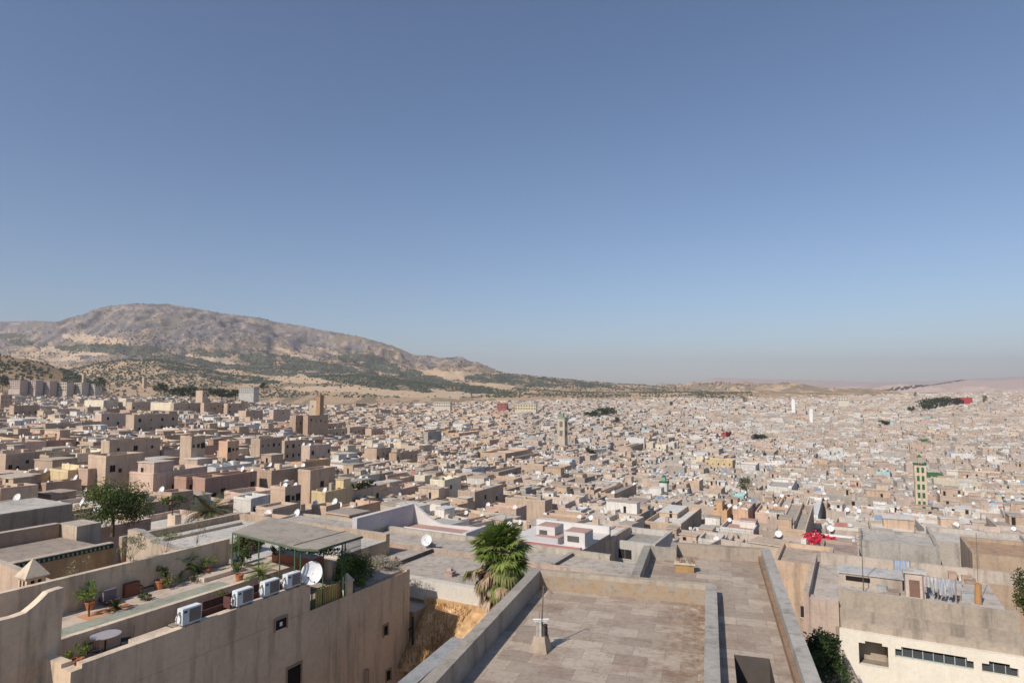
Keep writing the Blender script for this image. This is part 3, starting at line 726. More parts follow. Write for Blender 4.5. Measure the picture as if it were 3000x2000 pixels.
rd = random.Random(21)
cand = [r for r in houses if 50 < r['y'] < 330 and 0 < r['u'] < 3000]
rd.shuffle(cand)
nd = na_ = 0
for r in cand:
    fr = r['fr']; zt = r['z']-.35; k = rd.choice([0, 1, 2, 3]) if r['y'] > 80 else 1
    pos = [(.5, .5), (r['w']-.6, .6), (.6, r['d']-.6), (r['w']-.6, r['d']-.6)]; rd.shuffle(pos)
    for q in range(k):
        if nd >= 250: break
        a, b_ = pos[q]; P = fr.p(a, b_)
        o = dsrc if nd == 0 else dsrc.copy()
        if nd: col.objects.link(o)
        o.location = (P[0], P[1], r['z']-1.1); o.rotation_euler = (0, 0, rd.uniform(-.25, .25)); s_ = rd.uniform(.9, 1.35); o.scale = (s_,)*3
        props.append((o, 'dish', r)); nd += 1
    if rd.random() < .25 and na_ < 45:
        P = fr.p(*pos[3]); o = asrc if na_ == 0 else asrc.copy()
        if na_: col.objects.link(o)
        o.location = (P[0], P[1], r['z']-.9); o.rotation_euler = (0, 0, rd.uniform(0, 3)); s_ = rd.uniform(.9, 1.5); o.scale = (1, 1, s_)
        props.append((o, 'aerial', r)); na_ += 1
# ---------------------------------------------------------------- vegetation helpers
def rotv(rn):
    while True:
        v = Vector((rn.uniform(-1, 1), rn.uniform(-1, 1), rn.uniform(-1, 1)))
        if .05 < v.length < 1: return v.normalized()
def leafq(mb, p, s, c, rn, asp=.45):
    a = rotv(rn); b = a.orthogonal().normalized(); b = b*math.cos(t := rn.uniform(0, 6.28))+a.cross(b)*math.sin(t)
    mb.face([p-a*s*.5, p-b*s*asp*.5, p+a*s*.5, p+b*s*asp*.5], c)
def leaf_cloud(mb, c0, rad, n, size, cols, rn, clumps=14, spread=.38, lo=-.6):
    c0 = Vector(c0); cs = []
    for _ in range(clumps):
        d = rotv(rn)
        if d.z < lo: d.z = -d.z
        k = rn.uniform(.45, .95); cs.append((Vector((d.x*rad[0]*k, d.y*rad[1]*k, d.z*rad[2]*k)), rn.uniform(.7, 1.25), rn.choice(cols)))
    for _ in range(n):
        q, s_, cc = rn.choice(cs); d = rotv(rn)*spread*s_*rn.random()**.4
        p = c0+q+Vector((d.x*rad[0], d.y*rad[1], d.z*rad[2])); k = rn.uniform(.7, 1.3)
        leafq(mb, p, size*rn.uniform(.6, 1.3), tuple(x*k for x in cc), rn)
    return [c0+q for q, _, _ in cs]
GL = [(.09, .12, .035), (.06, .09, .028), (.13, .16, .05), (.045, .07, .022)]
GD = [(.035, .055, .022), (.05, .075, .03), (.025, .04, .018)]
DRY = [(.20, .17, .08), (.14, .14, .06), (.26, .2, .1), (.11, .13, .05)]
def tree(loc, h, rad, label, cols, n=2500, size=.3, name='tree', cat='tree', group=None, trunk=.18, rn=random.Random(4), zc=None, clumps=14):
    loc = Vector(loc); t = empty(name, loc, label, cat, group)
    cr = MB(); cz = zc if zc is not None else h-rad[2]
    cs = leaf_cloud(cr, loc+Vector((0, 0, cz)), rad, n, size, cols, rn, clumps)
    tr = MB(); top = loc+Vector((0, 0, cz*.75)); tr.tube(loc-Vector((0, 0, .3)), top, trunk, trunk*.6, (.17, .12, .08), n=7)
    for q in cs[:min(9, clumps)]: tr.tube(top-Vector((0, 0, cz*.15)), q, trunk*.4, trunk*.1, (.17, .12, .08), n=5)
    tr.build('trunk', 'col', t, loc); cr.build('crown', 'leaf', t, loc); return t
def frond_palm(loc, th, nf, ln, label, rn, cols, name='palm', group=None, droop=.9, fan=False, tr=.12, up0=1.2, dead=None, cat='palm tree', seg=7):
    """feather palm: arched fronds with leaflets on both sides"""
    loc = Vector(loc); t = empty(name, loc, label, cat, group)
    tk = MB(); n0 = 5
    for i in range(n0): tk.tube(loc+Vector((0, 0, th*i/n0-.02)), loc+Vector((0, 0, th*(i+1)/n0)), tr*1.12, tr*.9, (.20, .14, .09), n=9)
    tk.build('trunk', 'col', t, loc)
    cr = MB(); top = loc+Vector((0, 0, th))
    for k in range(nf):
        az = rn.uniform(0, 6.283); el = up0*rn.uniform(-.25, 1) ; L = ln*rn.uniform(.75, 1.1); c = rn.choice(cols)
        p = top.copy(); d = Vector((math.cos(az)*math.cos(el), math.sin(az)*math.cos(el), math.sin(el))); side = Vector((-math.sin(az), math.cos(az), 0))
        for s_ in range(seg):
            q = p+d*(L/seg); cr.tube(p, q, .012*ln*.6*(1-s_/seg)+.004, c=(.2, .18, .08), n=4, caps=False)
            for m_ in range(2):
                b = p+(q-p)*(m_/2); ll = L*.26*math.sin(math.pi*(.12+.85*(s_+m_/2)/seg)); kk = rn.uniform(.75, 1.25); cc = tuple(x*kk for x in c)
                for sg in (-1, 1):
                    tip = b+side*sg*ll*.8+d*ll*.55-Vector((0, 0, ll*.25)); wv = d*(.018*ln+.01)
                    cr.face([b-wv, b+wv, tip], cc)
            d = (d+Vector((0, 0, -droop/seg*(.6+s_/seg)))).normalized(); p = q
    cr.build('crown', 'leaf', t, loc); return t
def fan_leaf(mb, base, d, ln, r, c, rn, droopy=.3, n=16, spread=2.3):
    """a petiole and a fan of pointed segments"""
    d = d.normalized(); hub = base+d*ln; mb.tube(base, hub, .022, .014, tuple(x*1.1 for x in c), n=4, caps=False)
    side = d.cross(Vector((0, 0, 1)))
    side = Vector((1, 0, 0)) if side.length < .1 else side.normalized()
    tw = rn.uniform(-.5, .5); nrm = side.cross(d); side = side*math.cos(tw)+nrm*math.sin(tw); nrm = side.cross(d)
    for i in range(n):
        a = spread*((i+.5)/n-.5); dd = d*math.cos(a)+side*math.sin(a); dd = (dd+nrm*rn.uniform(-.1, .1)).normalized(); k = rn.uniform(.75, 1.2); cc = tuple(x*k for x in c)
        wv = (side*math.cos(a)-d*math.sin(a))*r*.055; L = r*rn.uniform(.8, 1.1)
        m_ = hub+dd*L*.55; t1 = m_+(dd*.75+Vector((0, 0, -droopy*rn.uniform(.5, 1.6)))).normalized()*L*.5
        mb.face([hub, m_-wv, m_+wv], cc); mb.face([m_-wv, t1, m_+wv], cc)

# ---------------------------------------------------------------- concrete roofs in front
BLc = G(1561, 1662, -8.0); BRc = G(2098, 1712, -8.0)
az_r = math.degrees(math.atan2(-(BRc.y-BLc.y), BRc.x-BLc.x))
az_r = (az_r+16.0)/2
FR = Fr((BLc.x, BLc.y), az_r)
W1 = FR.inv(BRc.x, BRc.y)[0]
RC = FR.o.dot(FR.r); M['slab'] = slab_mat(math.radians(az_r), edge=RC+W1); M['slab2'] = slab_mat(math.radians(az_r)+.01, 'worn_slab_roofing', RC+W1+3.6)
CC = (.30, .27, .235); CO = (.36, .245, .13); CW = (.40, .31, .22)
fo = FR.p(W1/2, -8, -24)
cr_ = empty('concrete_roof_building', fo, 'big flat-roofed building in the foreground with grey slab roofs and thick concrete parapets', 'building')
FZ = -8.78; PT = .42
def fbuild(mb, n, m): return mb.build(n, m, cr_, fo)
b = MB(); b.box(FR, .12, W1-.02, -16, -.12, -24, FZ-.03, (.42, .33, .25)); fbuild(b, 'wall', 'plaster')
b = MB(); b.face([FR.p(PT-.05, -16, FZ), FR.p(W1-PT+.05, -16, FZ), FR.p(W1-PT+.05, -PT+.05, FZ), FR.p(PT-.05, -PT+.05, FZ)]); fbuild(b, 'roof_deck', 'slab')
b = MB(); b.box(FR, 0, PT, -16, 0, -24, -8.0, (.38, .335, .285)); fbuild(b, 'parapet', 'concrete')
b = MB(); b.box(FR, PT+.003, W1-.003, -PT*.75, -.004, -9.4, -8.003, (.42, .355, .28)); fbuild(b, 'parapet', 'concrete')
b = MB(); b.box(FR, PT+.004, W1-PT-.004, -PT*.75-.05, -PT*.75-.002, -8.9, -8.2, (.40, .29, .18)); fbuild(b, 'parapet_face', 'ochre')['label'] = 'ochre stained inner face of the back parapet'
b = MB(); b.box(FR, W1-PT, W1+.02, -16, -PT*.75-.003, -24, -8.0, (.40, .37, .325)); fbuild(b, 'parapet', 'concrete')
# lower, longer roof beyond and to the right
Z2 = -8.5; P2 = -7.9
r_bl, d_bl = FR.at(1903, 1606, P2); r_k, d_k = FR.at(1984, 1593, P2); r_br, d_br = FR.at(2225, 1607, P2); r_nr, d_nr = FR.at(2370, 2000, P2)
dB = (d_k+d_br)/2; rR = (r_br+r_nr)/2; rL = r_bl
kd = -16
b = MB()
h0, h1 = FR.at(2136, 1916, Z2), FR.at(2254, 1926, Z2); hd1 = (h0[1]+h1[1])/2; hr0, hr1 = h0[0]+.15, h1[0]; hd0 = hd1-2.6
def q2(r0, r1, d0, d1, z): return [FR.p(r0, d0, z), FR.p(r1, d0, z), FR.p(r1, d1, z), FR.p(r0, d1, z)]
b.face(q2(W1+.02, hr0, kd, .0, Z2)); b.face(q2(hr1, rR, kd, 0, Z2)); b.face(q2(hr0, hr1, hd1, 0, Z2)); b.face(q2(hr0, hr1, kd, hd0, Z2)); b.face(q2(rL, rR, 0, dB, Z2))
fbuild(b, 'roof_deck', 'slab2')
b = MB()
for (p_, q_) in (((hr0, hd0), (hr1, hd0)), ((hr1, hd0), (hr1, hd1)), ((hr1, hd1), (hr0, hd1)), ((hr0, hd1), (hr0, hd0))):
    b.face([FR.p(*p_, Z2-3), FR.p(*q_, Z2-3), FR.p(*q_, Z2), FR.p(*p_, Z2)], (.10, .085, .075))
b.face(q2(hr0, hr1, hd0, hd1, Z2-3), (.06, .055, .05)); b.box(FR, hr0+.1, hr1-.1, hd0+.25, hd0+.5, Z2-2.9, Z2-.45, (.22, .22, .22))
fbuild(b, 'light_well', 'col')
b = MB(); b.box(FR, rR-.01, rR+.42, kd, dB+.4, -24, P2, (.42, .39, .345)); fbuild(b, 'parapet', 'concrete')
b = MB(); b.box(FR, rR-.16, rR-.014, kd, dB, Z2-.1, Z2+.28, (.30, .20, .13)); fbuild(b, 'drain_ledge', 'concrete')['label'] = 'brown stained ledge along the parapet foot'
b = MB(); b.box(FR, r_k, rR-.012, dB, dB+.4, -24, P2-.003, (.38, .31, .245)); fbuild(b, 'parapet', 'concrete')
b = MB(); b.box(FR, rL-.36, r_k-.003, dB-1.0, dB-.64, -24, P2-.05, (.35, .31, .26)); b.box(FR, r_k-.3, r_k-.004, dB-.637, dB+.4, -24, P2-.02, (.35, .31, .26)); fbuild(b, 'parapet', 'concrete')
b = MB(); b.box(FR, rL-.36, rL, .003, dB-1.003, -24, P2-.03, (.33, .30, .26)); fbuild(b, 'parapet', 'concrete')
b = MB(); b.box(FR, rL-.33, rR+.35, .02, dB-1.2, -24, Z2-.02, (.4, .32, .25)); b.box(FR, W1+.03, rR-.02, kd, .01, -24, Z2-3.1, (.4, .32, .25)); fbuild(b, 'wall', 'plaster')
# little vent stack on the lower roof
vr, vd = FR.at(2006, 1676, Z2); vo = FR.p(vr, vd, Z2)
t = empty('vent_stack', vo, 'low ochre brick vent stack with rubble on top, on the lower slab roof', 'vent')
b = MB(); b.box(FR, vr-.42, vr+.42, vd, vd+.5, Z2-.02, Z2+.34, (.45, .28, .12)); b.box(FR, vr-.47, vr+.47, vd-.05, vd+.55, Z2+.343, Z2+.42, (.62, .52, .40)); b.build('stack', 'concrete', t, vo)
b = MB(); rr_ = random.Random(2)
for _ in range(26):
    a_, b2 = rr_.uniform(-.42, .38), rr_.uniform(0, .45); s_ = rr_.uniform(.05, .12); b.box(FR, vr+a_, vr+a_+s_, vd+b2, vd+b2+s_, Z2+.41, Z2+.41+rr_.uniform(.05, .16), rr_.choice([(.3, .2, .13), (.42, .33, .25), (.25, .17, .12)]))
b.build('rubble', 'col', t, vo)
# aerial mast on the main roof
m0 = G(1585, 1903, FZ); t = empty('aerial_mast', m0, 'thin bent aerial mast in a concrete foot with cans wired round it, on the slab roof', 'aerial')
b = MB(); ab = Fr((m0.x, m0.y), az_r+4)
for (h_a, h_b, s_a, s_b) in ((0, .5, .30, .19),):
    n = len(b.v)
    for (s_, h_) in ((s_a, h_a), (s_b, h_b)):
        for (i, j) in ((-1, -1), (1, -1), (1, 1), (-1, 1)): b.v.append(tuple(ab.p(i*s_, j*s_, FZ+h_)))
    for i in range(4): j = (i+1) % 4; b.f.append((n+i, n+j, n+4+j, n+4+i)); b.c.append((.42, .33, .25)); b.m.append(0)
    b.f.append((n+4, n+5, n+6, n+7)); b.c.append((.36, .29, .23)); b.m.append(0)
b.build('foot', 'concrete', t, m0)
for (ox, oy, z_, r_, h_, c) in ((-.1, -.1, .5, .075, .45, (.35, .32, .28)), (.09, -.08, .5, .07, .34, (.10, .08, .07)), (0, .09, .5, .09, .42, (.22, .19, .16)), (.16, .0, .42, .07, .42, (.06, .05, .05)), (-.02, -.13, .5, .05, .5, (.5, .47, .42))):
    b = MB(); b.lathe(m0+Vector((ox, oy, z_)), [(0, 0), (r_, 0), (r_*.9, h_*.3), (r_*1.05, h_*.5), (r_*.85, h_*.8), (r_, h_), (0, h_)], c, 0, 9); b.build('can', 'col', t, m0)
b = MB(); b.tube(m0+Vector((-.27, 0, 1.0)), m0+Vector((.27, .02, 1.0)), .035, c=(.65, .65, .63)); b.tube(m0+Vector((-.22, -.04, .93)), m0+Vector((.2, -.05, .95)), .03, c=(.5, .5, .5)); b.build('bracket', 'col', t, m0)
b = MB(); top = m0+Vector((.09, 0, 2.12)); b.tube(m0+Vector((0, 0, .5)), m0+Vector((.05, 0, 1.3)), .03, .026, (.16, .11, .08)); b.tube(m0+Vector((.05, 0, 1.29)), top, .024, .018, (.2, .14, .1)); b.tube(m0+Vector((-.06, 0, .5)), m0+Vector((-.05, 0, 1.25)), .012, c=(.2, .16, .12)); b.build('pole', 'col', t, m0)
b = MB(); pts = [top+Vector(q) for q in ((0, 0, -.02), (.14, .02, -.06), (.28, .03, -.2), (.33, .04, -.27), (.24, .03, -.24), (.16, .02, -.13), (.02, 0, -.08))]
for p_, q_ in zip(pts, pts[1:]): b.tube(p_, q_, .009, c=(.12, .12, .1), n=4)
b.tube(pts[2], m0+Vector((.2, 0, 1.05)), .004, c=(.15, .15, .15), n=3); b.build('loop', 'col', t, m0)
wr = [G(u_, v_, FZ+.03) for (u_, v_) in ((1500, 1871), (1530, 1879), (1552, 1884), (1572, 1890), (1560, 1896), (1580, 1902))]
b = MB()
for p_, q_ in zip(wr, wr[1:]): b.tube(p_, q_, .012, c=(.33, .24, .18), n=4)
tag(b.build('loose_cable', 'col', None, wr[0]), 'loose rusty cable lying across the slabs left of the aerial mast', 'cable')
bo = FR.p(.9, -6, -19)

# ---------------------------------------------------------------- terraced riad on the left
RZ = -9.3
O = G(241, 1943, RZ); RD = Fr((O.x, O.y), 28.3)
ro = RD.p(-4, 8, -22)
ri = empty('terraced_house', ro, 'large earth coloured house on the left with a roof terrace, pergola and blank shaded side wall', 'house')
EC = (.67, .515, .37); EL = (.70, .56, .42); SN = 10.3; SE = 18.1
def rb(n, m, *boxes, label=None, origin=None):
    b = MB()
    for bx in boxes:
        c = bx[6] if len(bx) > 6 else EC; top = bx[7] if len(bx) > 7 else None
        b.box(RD, bx[0], bx[1], bx[2], bx[3], bx[4], bx[5], c, 0, top)
    o = b.build(n, m, ri, ro)
    if label: o['label'] = label
    return o
LF = -10.3; UF = -9.47; TI = 3.15; TB = 6.3; EW = 13.5
rb('side_wall', 'riad', (-.35, 0, 0, SN, -22, RZ-.003, EC, EL), (-.34, -.003, SN+.003, SE, -22, -10.9, EC, EL))
rb('side_wall', 'riad', (0.003, .03, -9, SE-.02, -22, -10.62, EC), label='thickened lower face of the shaded side wall with a sloping crease')
# lower terrace floor and inner step
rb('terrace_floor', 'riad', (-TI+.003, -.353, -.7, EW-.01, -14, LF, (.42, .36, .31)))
rb('end_wall', 'riad', (-.6, -.003, -.35, -.003, -22, RZ-.15, EC, EL), (-1.75, -.603, -.35, -.003, -22, RZ-.01, EC, EL))
rb('inner_wall', 'riad', (-TI-.28, -TI, -.7, 9.4, -14, -9.38, EC, EL))
# upper terrace
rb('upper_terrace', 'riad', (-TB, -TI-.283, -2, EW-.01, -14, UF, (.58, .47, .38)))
rb('planter_roof', 'riad', (-TB-.3, -.35, EW+.31, SE-.3, -14, -10.6, (.5, .42, .35)), (-TB-.3, 0, SE-.297, SE, -22, -10.55, EC, EL))
rb('green_strip', 'riad', (-TI-1.3, -TI-.32, .3, 8.6, UF+.002, UF+.05, (.33, .34, .27)), label='faded green surface of the long strip on the upper terrace')
rb('tiled_floor', 'col', (-TI-2.3, -TI-1.35, 2.6, 4.6, UF+.002, UF+.02, (.58, .30, .17)), label='orange tiled square in the terrace floor')
rb('back_wall', 'riad', (-TB-.3, -TB, -2, 10.6, -20, -7.98, EC, EL))
rb('front_ledge', 'riad', (-1.9, -.36, 2.7, 4.25, LF+.002, -9.75, EL, (.62, .50, .38)))
rb('end_wall', 'riad', (-TB, -1.7, EW, EW+.3, -20, -9.3, EL, EL))
rb('bench', 'riad', (-5.2, -2.2, EW-1.0, EW-.2, UF if False else LF, -9.0, (.34, .12, .08), (.55, .48, .40)))
rb('floor_step', 'riad', (-6.2, -5.0, 8.2, 10.6, UF+.003, UF+.2, EL, (.6, .5, .4)))
# tall scrolled end of the side wall
b = MB(); sw = []
def wallp(pts, t0, t1, zb, mb, c, cap):
    # pts (d, z) outline along d at r = t0..t1
    n = len(pts)
    for (t_, flip) in ((t0, False), (t1, True)):
        for (d0, z0), (d1, z1) in zip(pts, pts[1:]):
            f = [RD.p(t_, d0, zb), RD.p(t_, d1, zb), RD.p(t_, d1, z1), RD.p(t_, d0, z0)]
            mb.face(f if not flip else f[::-1], c)
    for (d0, z0), (d1, z1) in zip(pts, pts[1:]): mb.face([RD.p(t0, d0, z0), RD.p(t1, d0, z0), RD.p(t1, d1, z1), RD.p(t0, d1, z1)][::-1], cap)
    for (d, z, fl) in ((pts[0][0], pts[0][1], False), (pts[-1][0], pts[-1][1], True)): mb.face([RD.p(t0, d, zb), RD.p(t0, d, z), RD.p(t1, d, z), RD.p(t1, d, zb)], c)
def dz(u, v, r):
    """point on the plane r=const of the riad frame seen at u,v"""
    X, Z = ray(u, v); R0 = RD.o.dot(RD.r)+r; y = R0/(X*RD.r.x+RD.r.y); return RD.inv(X*y, y)[1], Z*y
prof = [dz(u_, v_, -1.75) for (u_, v_) in ((-260, 1845), (-120, 1838), (0, 1817), (38, 1808), (75, 1795), (100, 1775), (125, 1752), (141, 1735), (157, 1729), (187, 1720))]
wallp(prof, -2.1, -1.752, -22, b, EC, EL); b.build('scrolled_wall', 'riad', ri, ro)
prof2 = [(p_[0], p_[1]+.012) for p_ in prof]
# openings in the side wall
for i, (u_, v_, w_, h_, nm) in enumerate(((822, 1827, .62, .42, 'window'), (1129, 1846, .33, .5, 'window'), (1137, 1978, .35, .5, 'window'), (860, 1988, .8, 1.1, 'window'))):
    d_, z_ = dz(u_, v_, .03); b = MB(); b.box(RD, .031, .045, d_-w_/2, d_+w_/2, z_-h_/2, z_+h_/2, (.02, .015, .015))
    for (a0, a1, c0, c1) in ((d_-w_/2-.07, d_-w_/2-.002, z_-h_/2-.05, z_+h_/2+.05), (d_+w_/2+.002, d_+w_/2+.07, z_-h_/2-.05, z_+h_/2+.05)): b.box(RD, .031, .09, a0, a1, c0, c1, (.34, .24, .17))
    b.box(RD, .031, .11, d_-w_/2-.07, d_+w_/2+.07, z_+h_/2+.052, z_+h_/2+.13, (.36, .26, .19)); b.build(nm, 'col', ri, ro)
d_, z_ = dz(822, 1826, .05); b = MB(); b.box(RD, .05, .07, d_-.05, d_+.09, z_-.1, z_+.08, (.8, .8, .8)); b.build('white_rag', 'col', ri, ro)
d_, z_ = dz(1070, 1990, .05); b = MB(); b.tube(RD.p(.14, d_, z_-2), RD.p(.14, d_, z_+.55), .13, c=(.36, .25, .17), n=8); b.build('pipe', 'riad', ri, ro)
d_, z_ = dz(1207, 1965, .05)
b = MB(); b.tube(RD.p(.35, SE-.1, -13.2), RD.p(.35, SE-.1, -17), .06, c=(.02, .02, .02), n=6); b.tube(RD.p(.06, SE-.1, -14.0), RD.p(.36, SE-.1, -13.8), .045, c=(.02, .02, .02), n=6); b.build('drain_pipe', 'col', ri, ro)
# maroon screens behind the air conditioners
SC = []
for (u0, v0, u1, v1) in ((508, 1812, 720, 1735), (608, 1790, 735, 1742)): pass
rb('screen', 'maroon', (-.62, -.57, 4.35, 9.3, -10.2, -9.12), (-.57, -.1, 4.3, 4.36, -9.25, -8.85), (-.57, -.15, 5.9, 5.96, -9.25, -8.8))
rb('screen', 'maroon', (-1.3, -1.22, 5.4, 8.3, LF, -9.0, (.2, .1, .07)))
# air conditioners on the wall top
ac = MB(); A0 = Fr((0, 0), 28.3)
acs = [(558, 1832), (714, 1786), (793, 1757), (858, 1735)]
def ac_unit():
    t = empty('air_conditioner', (0, 0, 0), 'x', 'air conditioner', 'air conditioners along the terrace wall')
    b = MB(); b.box(Fr((0, 0), 0), -.17, .17, -.42, .42, 0, .62, (.66, .70, .72)); b.box(Fr((0, 0), 0), -.15, .15, -.40, .40, .62, .632, (.72, .74, .75)); b.build('casing', 'col', t)
    b = MB(); b.box(Fr((0, 0), 0), .171, .185, -.12, .38, .06, .56, (.20, .17, .15))
    for k in range(9): b.box(Fr((0, 0), 0), .186, .192, -.11, .37, .09+k*.05, .10+k*.05, (.34, .31, .29))
    b.build('grille', 'col', t)
    b = MB(); b.box(Fr((0, 0), 0), .171, .178, -.36, -.22, .46, .54, (.03, .09, .11)); b.build('badge', 'col', t)
    b = MB(); b.box(Fr((0, 0), 0), -.16, .2, -.34, -.28, -.09, -.001, (.2, .2, .2)); b.box(Fr((0, 0), 0), -.16, .2, .28, .34, -.09, -.001, (.2, .2, .2)); b.build('foot', 'col', t)
    b = MB(); pr_ = None
    for k in range(15):
        a_ = k/14*6.0; p_ = Vector((.05, -.52-.1*math.cos(a_), .25+.2*math.sin(a_)))
        if pr_: b.tube(pr_, p_, .03, c=(.68, .62, .60), n=5)
        pr_ = p_
    b.tube((.0, -.42, .5), (.05, -.6, .42), .03, c=(.1, .1, .1), n=5); b.build('hose', 'col', t)
    return t
ac0 = ac_unit()
labs = ['white air conditioner standing alone beside the maroon end screen', 'white air conditioner second from the left, with a looped hose at its side', 'white air conditioner in the middle of the close trio on the wall', 'white air conditioner nearest the white dish on the terrace wall']
for i, (u_, v_) in enumerate(acs):
    # bottom of the casing rests on the wall top
    d_, z_ = dz(u_, v_+22, -.02); P = RD.p(-.12, d_, RZ+.1)
    if i == 0: o = ac0
    else:
        o = ac0.copy(); col.objects.link(o)
        for ch in list(ac0.children): c_ = copy_child(ch, o)
    o.location = P; o.rotation_euler = (0, 0, -math.radians(28.3)); o['label'] = labs[i]
    o.scale = (.98,)*3
# white dish at the end of the high wall
d_, z_ = dz(909, 1745, .3); dp = RD.p(.25, SN-.1, -9.05)
t = empty('satellite_dish', dp, 'large white satellite dish bracketed to the wall end beside the green railing', 'satellite dish')
ax = Vector((-.15, -.93, .30)).normalized(); b = MB(); b.lathe(dp+Vector((0, 0, .25)), [(0, -.02), (.2, 0), (.38, .05), (.52, .12), (.545, .14), (.545, .15), (.5, .12), (.36, .04), (.01, -.04)], (.70, .71, .73), 0, 26, ax); b.build('reflector', 'col', t, dp, True)
b = MB(); b.tube(dp+Vector((0, 0, .25))-ax*.02, dp+Vector((-.2, .1, -.35)), .03, c=(.3, .2, .17)); b.tube(dp+Vector((-.2, .1, -.35)), dp+Vector((-.35, .0, -.5)), .025, c=(.3, .2, .17)); b.build('bracket', 'col', t, dp)
b = MB(); b.tube(dp+Vector((0, 0, -.25)), dp+Vector((0, 0, .02))+ax*.5, .014, c=(.15, .15, .15), n=4); b.tube(dp+Vector((0, 0, .02))+ax*.47, dp+Vector((0, 0, .04))+ax*.6, .04, c=(.1, .1, .1), n=8); b.build('feed_arm', 'col', t, dp)
# green railing and bamboo screen
g0, g1 = SN+.2, 12.5; go = RD.p(-.15, (g0+g1)/2, -10.9)
t = empty('railing', go, 'green metal railing backed by bamboo matting on the terrace edge', 'railing')
b = MB()
for z_ in (-10.82, -9.75): b.tube(RD.p(-.1, g0, z_), RD.p(-.1, g1, z_), .025, c=(.05, .12, .06))
for d_ in (g0, g1): b.tube(RD.p(-.1, d_, -10.9), RD.p(-.1, d_, -9.7), .035, c=(.05, .13, .06))
b.build('frame', 'col', t, go)
b = MB()
for k in range(13): d_ = g0+(g1-g0)*(k+.5)/13; b.tube(RD.p(-.1, d_, -10.82), RD.p(-.1, d_, -9.75), .011, c=(.05, .12, .06), n=4)
b.build('bars', 'col', t, go)
b = MB(); rr_ = random.Random(9)
k = g0+.35
while k < g1-.05:
    w_ = rr_.uniform(.05, .12); b.box(RD, -.2, -.17, k, k+w_*.9, -10.85, -9.85+rr_.uniform(-.05, .05), tuple(x*rr_.uniform(.6, 1.2) for x in (.66, .42, .19))); k += w_  # slat colour brightened to stand in for sun shining through the matting
b.build('matting', 'col', t, go)
# chimneys with pyramid caps
def chimney(P, s, h, az, label, cap=1.25):
    t = empty('chimney', P, label, 'chimney', 'little capped chimneys on the terraced house'); f = Fr((P.x, P.y), az); z = P.z
    b = MB(); b.box(f, -s, s, -s, s, z-.02, z+h*.62, EC)
    for i in (-1, 0, 1):
        for (q0, q1, w0, w1) in ((i*s*.62-.2*s, i*s*.62+.2*s, -s, -s+.001),):
            pass
    for (i, j) in ((-1, -1), (1, -1), (1, 1), (-1, 1)): b.box(f, i*s-.0 if i < 0 else s-.1*s-.12, i*s+.12+.1*s if i < 0 else s, j*s if j < 0 else s-.1*s-.12, j*s+.12+.1*s if j < 0 else s, z+h*.62, z+h*.9, EC)
    for i in (-1, 1):
        b.box(f, -.06, .06, i*s-.05 if i > 0 else -s, s if i > 0 else -s+.05, z+h*.62, z+h*.9, EC); b.box(f, s-.05 if i > 0 else -s, s if i > 0 else -s+.05, -.06, .06, z+h*.62, z+h*.9, EC)
    b.box(f, -s, s, -s, s, z+h*.9, z+h, EC); b.build('stack', 'riad', t, P)
    b = MB(); b.box(f, -s*.7, s*.7, -s*.7, s*.7, z+h*.6, z+h*.92, (.05, .035, .03)); b.build('flue', 'col', t, P)
    b = MB(); c = s*cap; q = [f.p(i*c, j*c, z+h) for i, j in ((-1, -1), (1, -1), (1, 1), (-1, 1))]; ap = Vector((P.x, P.y, z+h+c*1.5))
    for i in range(4): b.face([q[i], q[(i+1) % 4], ap], (.60, .50, .38))
    b.face(q[::-1], (.5, .4, .3)); b.box(f, -c*.99, c*.99, -c*.99, c*.99, z+h-.05, z+h-.001, (.6, .5, .38)); b.build('cap', 'riad', t, P)
    return t
P = RD.p(-.22, 13.05, -10.9); chimney(P, .22, .95, 28.3, 'slim cream chimney with a pyramid cap beside the green shrub')
P = G(118, 1768, -9.3); P = G(112, 1790, -9.9); P.z = -10.6
P = RD.p(-11.2, 3.6, -10.4); chimney(P, .40, 1.62, 28.3, 'thick cream chimney with a pyramid cap near the left edge behind the scrolled wall', 1.3)
# pergola
CZ = -7.55; rp = [RD.at(u_, v_, CZ) for (u_, v_) in ((680, 1561), (882, 1610), (933, 1612), (1063, 1572), (791, 1517))]
po = RD.p(-4, 13, -10.9); t = empty('pergola', po, 'long grey flat pergola canopy on thin green posts over the roof terrace', 'pergola')
b = MB(); poly = [RD.p(a, c_) for a, c_ in rp]; b.prism(poly, CZ, CZ+.06, (.12, .16, .1), 0, (.36, .315, .26)); b.build('canopy', 'plaster', t, po)
b = MB()
for i in range(5):
    p_, q_ = RD.p(*rp[i], CZ-.03), RD.p(*rp[(i+1) % 5], CZ-.03); b.tube(p_, q_, .032, c=(.09, .11, .075))
b.tube(RD.p(*RD.at(860, 1601, CZ), CZ+.075), RD.p(*RD.at(1013, 1559, CZ), CZ+.075), .02, c=(.15, .13, .11), n=4); b.build('frame', 'col', t, po)
def lerp2(i, j, t_, ins=.12):
    a = rp[i][0]+(rp[j][0]-rp[i][0])*t_; c_ = rp[i][1]+(rp[j][1]-rp[i][1])*t_; return (a, c_)
for (i, j, t_, zb) in ((0, 1, .01, UF), (0, 1, .12, UF), (0, 1, .42, UF), (0, 1, .72, LF), (1, 2, .0, LF), (2, 3, .02, LF-.6), (2, 3, .5, -10.9), (2, 3, .93, -10.9), (2, 3, .99, -10.9), (4, 0, .3, UF), (3, 4, .5, LF)):
    a, c_ = lerp2(i, j, t_); a = min(a, -.17); zb = max(zb, -10.9) if c_ > SN else max(zb, RZ)
    b = MB(); b.tube(RD.p(a, c_, zb-.02), RD.p(a, c_, CZ-.02), .035, c=(.07, .15, .07)); b.build('post', 'col', t, po)
b = MB()
